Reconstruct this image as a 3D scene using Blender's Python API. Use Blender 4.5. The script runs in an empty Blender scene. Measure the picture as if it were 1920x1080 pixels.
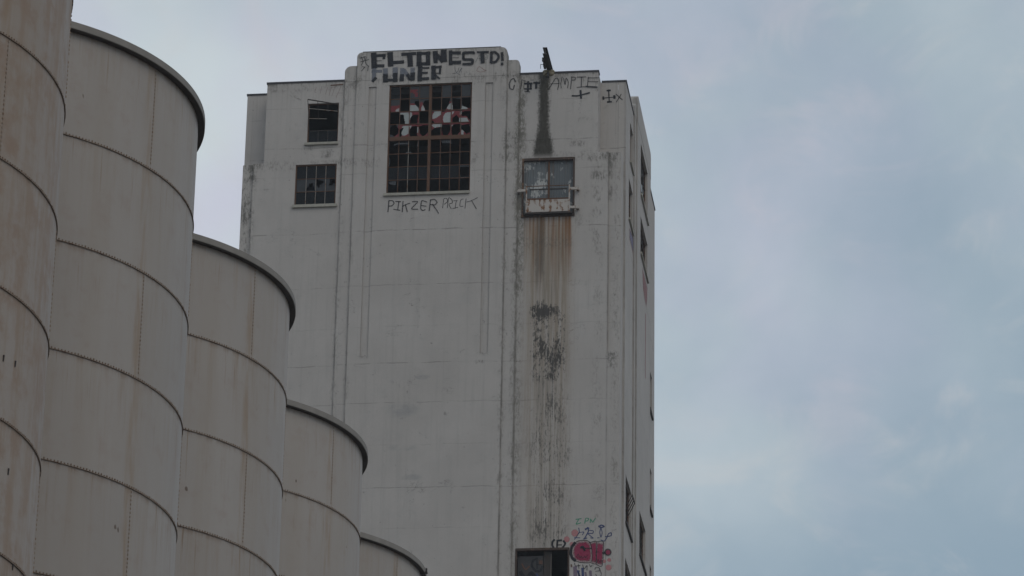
import bpy, bmesh, math, random
from mathutils import Matrix, Vector
random.seed(7)
scene = bpy.context.scene
COL = scene.collection

# ------------------------------------------------------------------ camera
cd = bpy.data.cameras.new('camera')
cam = bpy.data.objects.new('camera', cd)
COL.objects.link(cam)
cd.sensor_width = 36.0
cd.lens = 36.0 * 6835.6 / 1920.0
cd.clip_start = 0.5
cd.clip_end = 6000.0
RGT = Vector((0.992272, 0.122956, 0.016650))
UPV = Vector((0.030534, -0.372039, 0.927715))
FWD = Vector((-0.120263, 0.920038, 0.372918))
mw = Matrix.Identity(4)
for i in range(3):
    mw[i][0], mw[i][1], mw[i][2] = RGT[i], UPV[i], -FWD[i]
mw[2][3] = 1.6
cam.matrix_world = mw
scene.camera = cam

# ------------------------------------------------------------------ node helper
class NT:
    """small helper that writes a shader tree as expressions"""
    def __init__(s, tree):
        s.t = tree; s.n = tree.nodes; s.l = tree.links
    def new(s, typ, **kw):
        n = s.n.new(typ)
        for k, v in kw.items(): setattr(n, k, v)
        return n
    def put(s, sock, v):
        if hasattr(v, 'is_output'): s.l.new(v, sock)
        elif isinstance(v, (tuple, list)) and len(v) == 3 and sock.type == 'RGBA': sock.default_value = (*v, 1.0)
        else: sock.default_value = v
    def m(s, op, a, b=None, c=None, clamp=False):
        n = s.new('ShaderNodeMath', operation=op, use_clamp=clamp)
        s.put(n.inputs[0], a)
        if b is not None: s.put(n.inputs[1], b)
        if c is not None: s.put(n.inputs[2], c)
        return n.outputs[0]
    def add(s, a, b): return s.m('ADD', a, b)
    def sub(s, a, b): return s.m('SUBTRACT', a, b)
    def mul(s, a, b, clamp=False): return s.m('MULTIPLY', a, b, clamp=clamp)
    def mx(s, a, b): return s.m('MAXIMUM', a, b)
    def ab(s, a): return s.m('ABSOLUTE', a)
    def inv(s, a): return s.m('SUBTRACT', 1.0, a)
    def ss(s, x, lo, hi):          # smoothstep lo->hi gives 0->1 (lo may exceed hi)
        n = s.new('ShaderNodeMapRange', interpolation_type='SMOOTHSTEP')
        if lo <= hi: a, b, c, d = lo, hi, 0.0, 1.0
        else: a, b, c, d = hi, lo, 1.0, 0.0
        s.put(n.inputs['Value'], x)
        for k, v in zip(('From Min', 'From Max', 'To Min', 'To Max'), (a, b, c, d)): n.inputs[k].default_value = v
        return n.outputs['Result']
    def vec(s, x, y, z):
        n = s.new('ShaderNodeCombineXYZ')
        for i, v in enumerate((x, y, z)): s.put(n.inputs[i], v)
        return n.outputs[0]
    def sep(s, v):
        n = s.new('ShaderNodeSeparateXYZ'); s.put(n.inputs[0], v); return n.outputs[0], n.outputs[1], n.outputs[2]
    def vm(s, op, a, b):
        n = s.new('ShaderNodeVectorMath', operation=op); s.put(n.inputs[0], a); s.put(n.inputs[1], b); return n.outputs[0]
    def noise(s, v, scale=1.0, detail=4.0, rough=0.55, dist=0.0):
        n = s.new('ShaderNodeTexNoise'); s.put(n.inputs['Vector'], v)
        n.inputs['Scale'].default_value = scale; n.inputs['Detail'].default_value = detail
        n.inputs['Roughness'].default_value = rough; n.inputs['Distortion'].default_value = dist
        return n.outputs[0]
    def voro(s, v, scale):
        n = s.new('ShaderNodeTexVoronoi'); s.put(n.inputs['Vector'], v); n.inputs['Scale'].default_value = scale
        return n.outputs['Distance']
    def mix(s, f, a, b):
        n = s.new('ShaderNodeMix', data_type='RGBA')
        s.put(n.inputs[0], f); s.put(n.inputs[6], a); s.put(n.inputs[7], b)
        return n.outputs[2]
    def box(s, x, z, x0, x1, z0, z1, sx=0.1, sz=0.2):
        a = s.mul(s.ss(x, x0 - sx, x0 + sx), s.ss(x, x1 + sx, x1 - sx))
        b = s.mul(s.ss(z, z0 - sz, z0 + sz), s.ss(z, z1 + sz, z1 - sz))
        return s.mul(a, b)

# ------------------------------------------------------------------ sky, sun, exposure
SUN_EL, SUN_AZ = math.radians(46), math.radians(146)      # azimuth clockwise from +Y
world = bpy.data.worlds.new('World'); scene.world = world
world.use_nodes = True
T = NT(world.node_tree); T.n.clear()
sky = T.new('ShaderNodeTexSky', sky_type='NISHITA', sun_disc=False)
sky.sun_elevation = SUN_EL; sky.sun_rotation = SUN_AZ
sky.air_density = 1.0; sky.dust_density = 2.5; sky.ozone_density = 1.0
tc = T.new('ShaderNodeTexCoord').outputs['Generated']
dx, dy, dz = T.sep(tc)
pl = T.vm('ADD', tc, (37.1622, 39.9678, -48.1907))
warp = T.vm('MULTIPLY', pl, (1.0, 1.0, 1.25))
big = T.noise(warp, 4.2, 2.0, 0.45, 0.4)
med = T.noise(warp, 9.5, 5.0, 0.52, 0.5)
fine = T.noise(T.vm('MULTIPLY', pl, (1.2, 1.0, 1.0)), 34.0, 5.0, 0.55, 0.4)
cov = T.add(T.add(T.mul(big, 0.82), T.mul(med, 0.23)), T.mul(fine, 0.06))
cfac = T.ss(cov, 0.37, 0.76)
blue = T.vm('MULTIPLY', sky.outputs[0], (0.062, 0.066, 0.064))
blue = T.mix(0.70, blue, (0.350, 0.460, 0.545))
tint = T.ss(T.noise(pl, 13.0, 3.0, 0.5), 0.40, 0.60)
cloud = T.mix(tint, (0.570, 0.590, 0.690), (0.590, 0.655, 0.690))
skyc = T.mix(cfac, blue, cloud)
wisp = T.noise(T.vm('MULTIPLY', pl, (1.0, 1.0, 1.5)), 22.0, 7.0, 0.62, 1.2)          # thin torn veils
skyc = T.mix(T.mul(T.ss(wisp, 0.46, 0.74), 0.38), skyc, T.mix(tint, (0.545, 0.530, 0.590), (0.570, 0.580, 0.585)))
bg = T.new('ShaderNodeBackground'); T.put(bg.inputs[0], skyc); bg.inputs[1].default_value = 1.0
out = T.new('ShaderNodeOutputWorld'); T.l.new(bg.outputs[0], out.inputs[0])

sd = bpy.data.lights.new('sun', 'SUN'); sd.energy = 0.5; sd.angle = math.radians(40); sd.color = (1.0, 0.90, 0.74)
sun = bpy.data.objects.new('sun', sd); COL.objects.link(sun)
sdir = Vector((math.sin(SUN_AZ) * math.cos(SUN_EL), math.cos(SUN_AZ) * math.cos(SUN_EL), math.sin(SUN_EL)))
sun.rotation_euler = sdir.to_track_quat('Z', 'Y').to_euler()
sun.location = (20, -20, 80)

scene.render.engine = 'CYCLES'
scene.render.resolution_x, scene.render.resolution_y = 1024, 576
scene.view_settings.view_transform = 'Standard'
scene.view_settings.look = 'None'
scene.view_settings.exposure = 0.0
scene.view_settings.gamma = 1.0
scene.cycles.max_bounces = 6
scene.cycles.transparent_max_bounces = 24

# outlines measured on the wall, metres (across, up): graffiti strokes and patches, broken panes
GRAF=[('graffiti','thick black block letters ELTONESTD!',-0.12,[('black',0.185,[(-2.325,63.557),(-2.29,62.947)]),('black',0.121,[(-2.399,63.459),(-1.872,63.458)]),('black',0.085,[(-1.928,63.507),(-1.907,63.311)]),('black',0.04,[(-2.191,63.23),(-2.013,63.231)]),('black',0.121,[(-2.354,63.022),(-1.913,63.004)]),('black',0.185,[(-1.674,63.547),(-1.635,63.004)]),('black',0.121,[(-1.677,63.124),(-1.137,63.144)]),('black',0.128,[(-1.192,63.467),(-0.667,63.487)]),('black',0.199,[(-0.891,63.471),(-0.854,62.971)]),('black',0.163,[(-0.517,63.523),(-0.511,62.966)]),('black',0.121,[(-0.578,63.027),(-0.1,63.024)]),('black',0.149,[(-0.166,63.516),(-0.153,62.984)]),('black',0.107,[(-0.59,63.484),(-0.096,63.471)]),('black',0.163,[(0.119,63.521),(0.146,63.073)]),('black',0.142,[(0.125,63.445),(0.3,63.252),(0.427,63.095)]),('black',0.206,[(0.454,63.549),(0.472,63.118)]),('black',0.128,[(0.725,63.529),(0.746,62.955)]),('black',0.107,[(0.726,63.453),(1.112,63.437)]),('black',0.034,[(0.824,63.238),(1.055,63.229)]),('black',0.135,[(0.813,63.028),(1.129,63.023)]),('black',0.099,[(1.644,63.389),(1.62,63.432),(1.266,63.43),(1.24,63.347),(1.248,63.178),(1.288,63.139),(1.565,63.128),(1.612,63.079),(1.599,62.97),(1.553,62.938),(1.238,62.943)]),('black',0.078,[(1.789,63.434),(2.228,63.423)]),('black',0.142,[(1.989,63.417),(2.013,62.986)]),('black',0.099,[(2.351,63.401),(2.352,62.955)]),('black',0.085,[(2.336,63.402),(2.481,63.409),(2.598,63.307),(2.639,63.17),(2.535,62.998),(2.367,62.963)]),('black',0.099,[(2.766,63.367),(2.795,63.029)]),('black',0.092,[(2.779,62.92),(2.783,62.853)])]),('graffiti','black letters TUNER fading to blue grey at their tops',-0.12,[('faded',0.114,[(-2.362,62.79),(-1.999,62.775)]),('faded',0.156,[(-2.288,62.871),(-2.29,62.433)]),('black',0.099,[(-2.333,62.351),(-2.207,62.497)]),('faded',0.171,[(-1.839,62.852),(-1.83,62.566)]),('black',0.171,[(-1.832,62.616),(-1.823,62.33)]),('black',0.099,[(-1.809,62.383),(-1.516,62.371)]),('faded',0.178,[(-1.453,62.878),(-1.441,62.566)]),('black',0.178,[(-1.443,62.634),(-1.43,62.33)]),('faded',0.156,[(-1.167,62.841),(-1.166,62.538)]),('black',0.142,[(-1.17,62.572),(-1.176,62.345)]),('faded',0.128,[(-1.096,62.788),(-0.935,62.545)]),('black',0.114,[(-0.951,62.58),(-0.845,62.373)]),('faded',0.156,[(-0.758,62.841),(-0.751,62.571)]),('black',0.156,[(-0.752,62.622),(-0.745,62.352)]),('black',0.156,[(-0.459,62.904),(-0.466,62.316)]),('black',0.064,[(-0.465,62.846),(-0.11,62.839)]),('black',0.071,[(-0.382,62.632),(-0.167,62.631)]),('black',0.099,[(-0.391,62.371),(-0.122,62.381)]),('black',0.163,[(0.073,62.891),(0.086,62.36)]),('black',0.085,[(-0.003,62.852),(0.374,62.861)]),('black',0.078,[(0.343,62.896),(0.33,62.569)]),('black',0.045,[(0.127,62.594),(0.342,62.585)]),('black',0.064,[(0.159,62.517),(0.238,62.429),(0.325,62.35)])]),('graffiti','thin black scribbled tag at the end of the parapet',-0.12,[('black',0.035,[(-2.826,63.442),(-2.736,63.232),(-2.806,63.071)]),('black',0.035,[(-2.713,63.445),(-2.62,63.125),(-2.503,63.009)]),('black',0.035,[(-2.837,63.216),(-2.513,63.305)]),('black',0.031,[(-2.861,63.382),(-2.63,63.433),(-2.651,63.27)]),('black',0.035,[(-2.661,62.991),(-2.787,62.816)]),('black',0.031,[(-2.755,63.008),(-2.66,62.975)]),('black',0.035,[(-2.529,62.998),(-2.542,62.814)])]),('graffiti','small dark scribble and red scribble under the block letters',-0.12,[('grey',0.026,[(0.909,62.864),(0.928,62.703),(0.992,62.6),(1.051,62.698),(1.065,62.79)]),('grey',0.028,[(1.084,62.596),(1.143,62.728),(1.191,62.777),(1.152,62.669),(1.179,62.606)]),('grey',0.028,[(0.84,62.547),(0.993,62.575),(1.133,62.473)])]),('graffiti','thin dark green letters under the block T',-0.12,[('green',0.023,[(1.729,63.015),(1.876,63.337),(1.889,63.059)]),('green',0.02,[(1.81,63.155),(1.918,63.158)]),('green',0.02,[(2.099,63.336),(2.207,63.273),(2.194,63.155),(2.119,63.091),(2.094,63.193),(2.193,63.223)])]),('graffiti','small faded red scribble on the parapet',-0.12,[('red',0.026,[(1.775,62.643),(1.871,62.824),(2.034,62.691),(2.161,62.635),(1.929,62.578),(1.79,62.634)]),('red',0.023,[(1.972,62.761),(2.089,62.647)])]),('graffiti','thin black handwriting PIKZER',-0.12,[('black',0.044,[(-1.561,56.761),(-1.534,57.232)]),('black',0.044,[(-1.534,57.232),(-1.389,57.22),(-1.334,57.114),(-1.414,57.013),(-1.534,57.004)]),('black',0.044,[(-1.271,57.19),(-1.076,57.169)]),('black',0.044,[(-1.146,57.174),(-1.178,56.849)]),('black',0.042,[(-1.34,56.864),(-1.086,56.806)]),('black',0.044,[(-0.982,57.183),(-0.998,56.741)]),('black',0.042,[(-0.996,56.969),(-0.879,57.042),(-0.711,57.096)]),('black',0.044,[(-0.882,57.031),(-0.804,56.734)]),('black',0.042,[(-0.618,57.152),(-0.403,57.145),(-0.647,56.861),(-0.395,56.83)]),('black',0.042,[(-0.046,57.118),(-0.202,57.182),(-0.251,57.175),(-0.28,57.02),(-0.276,56.847),(-0.202,56.769),(-0.106,56.804)]),('black',0.042,[(-0.259,56.986),(-0.072,56.942)]),('black',0.044,[(0.09,57.207),(0.056,56.747)]),('black',0.044,[(0.086,57.202),(0.24,57.223),(0.346,57.109),(0.276,56.996),(0.091,57.011)]),('black',0.042,[(0.177,57.004),(0.322,56.799),(0.419,56.63)])]),('graffiti','thinner black handwriting PRICK',-0.12,[('black',0.029,[(0.572,56.852),(0.612,57.232),(0.719,57.246),(0.757,57.116),(0.63,57.005)]),('black',0.029,[(0.753,56.846),(0.797,57.27),(0.926,57.176),(0.944,57.047),(0.815,56.999),(0.91,56.796)]),('black',0.029,[(0.989,57.141),(1.141,57.135)]),('black',0.029,[(1.096,57.137),(1.062,56.813)]),('black',0.029,[(0.959,56.81),(1.168,56.857)]),('black',0.027,[(1.366,57.205),(1.264,57.142),(1.245,56.903),(1.372,56.894)]),('black',0.029,[(1.477,57.205),(1.442,56.799)]),('black',0.029,[(1.504,57.062),(1.712,57.125),(1.92,57.233)]),('black',0.035,[(1.688,57.131),(1.884,56.77)])]),('graffiti','thin black letter G at the edge of the centre pier',-0.07,[('black',0.049,[(3.306,62.139),(3.243,62.27),(3.139,62.23),(3.071,62.056),(3.094,61.86),(3.217,61.802),(3.268,61.986)])]),('graffiti','smudged black angular letters half lost in the dark streak',-0.01,[('black',0.034,[(3.556,62.241),(3.512,61.84)]),('black',0.026,[(3.597,62.217),(3.723,62.154)]),('black',0.071,[(3.656,62.064),(3.953,62.059)]),('black',0.068,[(3.804,62.147),(3.794,61.734)]),('black',0.068,[(3.906,62.061),(3.906,61.817)]),('black',0.06,[(3.663,61.834),(3.936,61.836)]),('black',0.038,[(3.665,61.732),(3.877,61.697)]),('black',0.026,[(3.9,62.2),(4.025,62.199)]),('black',0.071,[(4.019,62.085),(4.255,62.057)]),('black',0.071,[(4.127,62.111),(4.117,61.838)])]),('graffiti','thin black letters AMPIE below the roof edge',-0.01,[('black',0.038,[(4.608,61.773),(4.681,61.907),(4.868,62.231),(4.965,62.231),(5.012,62.026),(4.963,61.752)]),('black',0.03,[(4.67,62.014),(5.02,62.017)]),('black',0.034,[(5.134,62.291),(5.083,62.001),(5.107,61.81)]),('black',0.034,[(5.191,62.244),(5.255,61.945),(5.288,62.24),(5.378,62.055),(5.353,61.805)]),('black',0.038,[(5.513,62.275),(5.466,61.756)]),('black',0.038,[(5.489,62.272),(5.644,62.248),(5.645,62.144),(5.511,62.134)]),('black',0.041,[(5.731,62.257),(6.061,62.252)]),('black',0.038,[(5.896,62.255),(5.888,61.818)]),('black',0.034,[(5.719,61.812),(6.081,61.839)]),('black',0.038,[(6.162,62.248),(6.129,61.821)]),('black',0.034,[(6.158,62.209),(6.571,62.194)]),('black',0.034,[(6.156,62.054),(6.546,62.025)]),('black',0.056,[(6.081,61.839),(6.514,61.788)])]),('graffiti','slanting black cross below the letters',-0.01,[('black',0.06,[(5.532,61.465),(5.773,61.461),(6.214,61.569)]),('black',0.068,[(5.857,61.683),(5.885,61.34)])]),('graffiti','black cross and small x near the corner',1.0,[('black',0.049,[(6.854,62.139),(6.886,61.588)]),('black',0.049,[(6.623,61.784),(7.124,61.814)]),('black',0.065,[(6.79,62.103),(6.924,62.11)]),('black',0.065,[(6.811,61.61),(6.968,61.616)]),('black',0.065,[(6.646,61.84),(6.658,61.725)]),('black',0.07,[(7.077,61.874),(7.089,61.752)]),('black',0.038,[(7.146,61.935),(7.404,61.675)]),('black',0.038,[(7.356,61.926),(7.16,61.59)])]),('graffiti','faint red scrawl below the roof edge',0.0,[('red',0.019,[(-4.376,62.273),(-4.424,61.967)]),('red',0.019,[(-4.134,62.243),(-4.217,61.928)]),('red',0.019,[(-3.991,62.211),(-4.073,61.871)]),('red',0.019,[(-3.849,62.206),(-3.959,61.841)]),('red',0.019,[(-3.614,62.242),(-3.791,61.757)]),('red',0.017,[(-3.727,61.96),(-3.486,61.955)]),('red',0.019,[(-4.019,62.218),(-3.826,62.215)]),('red',0.019,[(-4.587,62.244),(-4.65,62.028),(-4.579,62.025)]),('rust',0.048,[(-4.011,62.305),(-3.539,62.326)])]),('graffiti','green scrawl above the pink letters',0.0,[('green2',0.037,[(5.855,44.139),(6.058,44.164)]),('green2',0.037,[(5.97,44.147),(5.866,43.954),(6.042,44.002)]),('green2',0.037,[(6.188,43.976),(6.224,44.169),(6.335,44.157),(6.291,44.07),(6.214,44.068)]),('green2',0.037,[(6.392,43.994),(6.404,44.142),(6.48,44.015),(6.584,44.167)])]),('graffiti','blue spiky letters above the pink ones',0.0,[('blue',0.032,[(5.962,43.806),(5.986,43.628),(5.812,43.362)]),('blue',0.03,[(5.993,43.625),(6.156,43.64),(6.104,43.53)]),('blue',0.03,[(5.801,43.427),(6.017,43.417)]),('blue',0.043,[(6.213,43.721),(6.305,43.816),(6.324,43.654),(6.176,43.37)]),('blue',0.032,[(6.35,43.704),(6.509,43.673),(6.488,43.581),(6.307,43.572),(6.511,43.396),(6.414,43.408)]),('blue',0.035,[(6.15,43.37),(6.275,43.402)]),('blue',0.052,[(6.206,43.749),(6.349,43.787)])]),('graffiti','blue mushroom-shaped letter',0.0,[('blue',0.052,[(6.706,43.848),(6.812,43.892),(6.912,43.839),(6.813,43.799),(6.713,43.839)]),('blue',0.03,[(6.78,43.77),(6.752,43.598),(6.798,43.424),(6.841,43.596),(6.802,43.77)]),('blue',0.03,[(6.661,43.4),(6.732,43.403)])]),('graffiti','blue looped letter p',0.0,[('blue',0.037,[(6.794,43.316),(6.927,43.272),(7.014,43.396),(7.075,43.549),(7.171,43.588),(7.179,43.477),(7.069,43.448),(6.948,43.441)])]),('graffiti','pink paint dot beside the bubble letters',0.0,[('pink',0,[(5.971,43.605),(5.957,43.537),(5.916,43.484),(5.856,43.455),(5.789,43.456),(5.728,43.488),(5.686,43.544),(5.671,43.612),(5.685,43.68),(5.726,43.733),(5.786,43.762),(5.853,43.761),(5.913,43.729),(5.955,43.673)])]),('graffiti','pink paint dot beside the bubble letters',0.0,[('pink',0,[(5.649,43.371),(5.637,43.315),(5.603,43.271),(5.554,43.247),(5.499,43.248),(5.449,43.274),(5.414,43.32),(5.401,43.376),(5.413,43.432),(5.447,43.476),(5.496,43.5),(5.551,43.499),(5.601,43.473),(5.636,43.427)])]),('graffiti','pink paint dot beside the bubble letters',0.0,[('pink',0,[(5.816,43.171),(5.807,43.125),(5.779,43.089),(5.739,43.07),(5.693,43.071),(5.652,43.092),(5.624,43.13),(5.613,43.176),(5.623,43.221),(5.651,43.258),(5.691,43.277),(5.736,43.276),(5.777,43.255),(5.806,43.217)])]),('graffiti','pink paint dot beside the bubble letters',0.0,[('pink',0,[(7.191,42.532),(7.183,42.494),(7.16,42.464),(7.127,42.448),(7.09,42.449),(7.056,42.467),(7.033,42.497),(7.024,42.535),(7.032,42.573),(7.055,42.603),(7.089,42.619),(7.126,42.618),(7.16,42.6),(7.183,42.569)])]),('graffiti','pink paint dot beside the bubble letters',0.0,[('pink',0,[(7.213,42.241),(7.201,42.184),(7.167,42.14),(7.117,42.116),(7.061,42.117),(7.011,42.143),(6.975,42.189),(6.963,42.246),(6.975,42.302),(7.009,42.347),(7.059,42.371),(7.115,42.37),(7.165,42.344),(7.2,42.297)])]),('graffiti','pink paint dot beside the bubble letters',0.0,[('pink',0,[(7.003,42.49),(6.996,42.456),(6.975,42.43),(6.945,42.415),(6.912,42.416),(6.882,42.432),(6.861,42.459),(6.853,42.493),(6.86,42.527),(6.881,42.554),(6.911,42.568),(6.944,42.567),(6.974,42.552),(6.995,42.524)])]),('graffiti','magenta bubble letters outlined in black',0.0,[('magenta',0,[(5.74,42.931),(5.782,43.137),(5.956,43.29),(6.265,43.301),(6.398,43.215),(6.448,43.03),(6.481,42.616),(6.405,42.453),(6.053,42.466),(5.832,42.558),(5.752,42.747)]),('magenta',0,[(6.381,43.204),(6.596,43.275),(6.632,43.21),(6.63,42.407),(6.46,42.429),(6.483,42.616),(6.448,43.03)]),('magenta',0,[(6.667,43.243),(6.896,43.203),(6.852,42.322),(6.63,42.384),(6.635,42.796)]),('magenta',0,[(7.176,42.83),(7.165,42.778),(7.134,42.737),(7.088,42.716),(7.037,42.717),(6.991,42.741),(6.959,42.783),(6.947,42.835),(6.958,42.886),(6.99,42.927),(7.036,42.949),(7.087,42.948),(7.133,42.924),(7.165,42.882)]),('black',0.095,[(5.836,43.228),(5.712,43.065),(5.679,42.818),(5.743,42.633),(5.854,42.534)]),('black',0.032,[(5.737,43.138),(5.956,43.304),(6.265,43.31),(6.398,43.215),(6.462,42.938),(6.474,42.594),(6.405,42.446),(6.053,42.461),(5.788,42.549)]),('black',0.032,[(6.365,43.216),(6.596,43.279),(6.645,43.191),(6.631,42.796),(6.621,42.402),(6.449,42.425)]),('black',0.032,[(6.658,43.255),(6.901,43.213),(6.85,42.315),(6.625,42.379)]),('black',0.043,[(6.455,42.995),(6.191,43.008)]),('black',0.074,[(6.047,43.025),(6.131,43.065),(6.198,42.921)]),('black',0.019,[(5.87,42.667),(5.966,42.793),(5.941,42.617)]),('black',0.019,[(6.006,42.723),(6.029,42.622),(6.072,42.713),(6.117,42.615)]),('black',0.019,[(6.144,42.615),(6.187,42.71),(6.232,42.631)]),('black',0.019,[(6.315,42.723),(6.231,42.668),(6.305,42.609)]),('black',0.048,[(7.176,42.83),(7.165,42.778),(7.134,42.737),(7.088,42.716),(7.037,42.717),(6.991,42.741),(6.959,42.783),(6.947,42.835),(6.958,42.886),(6.99,42.927),(7.036,42.949),(7.087,42.948),(7.133,42.924),(7.165,42.882),(7.176,42.83)]),('black',0.078,[(6.875,42.802),(6.963,42.823)]),('black',0.026,[(6.6,42.843),(6.721,42.849)]),('black',0.022,[(6.658,42.452),(6.701,42.566),(6.757,42.45)]),('black',0.022,[(6.768,42.45),(6.811,42.54),(6.823,42.437)])]),('graffiti','purple, blue and black scribbles beside the lower hatch',0.0,[('purple',0.119,[(5.845,42.287),(5.861,41.83)]),('blue',0.087,[(6.121,42.235),(6.147,41.778)]),('purple',0.087,[(6.408,42.126),(6.436,41.863)]),('blue',0.065,[(5.946,42.148),(6.037,41.849)]),('purple',0.065,[(6.232,42.073),(6.279,41.798)]),('black',0.03,[(5.822,42.443),(5.845,42.344)]),('black',0.03,[(5.856,42.328),(6.036,42.338)]),('black',0.03,[(5.965,42.399),(5.993,42.227)]),('black',0.032,[(6.12,42.372),(6.187,42.206),(6.287,42.346),(6.287,42.151)]),('black',0.028,[(6.384,42.367),(6.428,42.285),(6.476,42.353)]),('black',0.028,[(6.012,42.146),(5.969,41.987),(6.058,41.917)]),('black',0.028,[(6.583,42.175),(6.605,42.252),(6.736,42.244),(6.759,42.13),(6.606,42.106)]),('black',0.028,[(6.754,42.203),(6.822,42.014),(6.805,41.9)]),('black',0.026,[(6.607,41.996),(6.673,41.88)]),('rust',0.056,[(5.706,42.382),(5.715,42.301)])]),('graffiti','black letter F in a circle over the lower hatch',0.0,[('black',0.07,[(5.065,43.367),(4.995,43.287),(4.983,43.166),(5.037,43.046)]),('black',0.063,[(5.402,43.318),(5.461,43.223),(5.443,43.142),(5.366,43.047)]),('black',0.061,[(5.175,43.344),(5.16,43.041)]),('black',0.061,[(5.156,43.324),(5.331,43.336)]),('black',0.053,[(5.171,43.159),(5.333,43.158)])])]
GRAFS=[('graffiti','purple blue painted patch edged in red under the side window',0.0,[('red',0,[(2.481,56.984),(4.929,57.395),(5.051,56.712),(4.197,56.384),(2.445,56.383)]),('lilac',0,[(2.641,56.916),(4.751,57.252),(4.776,56.691),(4.236,56.537),(2.704,56.536)])]),('graffiti','pale red painted patch on the side wall',0.12,[('rose',0,[(6.759,57.063),(9.336,57.083),(9.186,56.415),(8.715,55.95),(7.846,55.999),(7.123,56.195)])]),('graffiti','red painted drip line down the side wall',0.12,[('rosedk',0.16,[(8.438,55.563),(8.407,55.042),(8.381,54.387),(8.355,53.735),(8.348,53.229),(8.48,52.867)])])]
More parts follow.
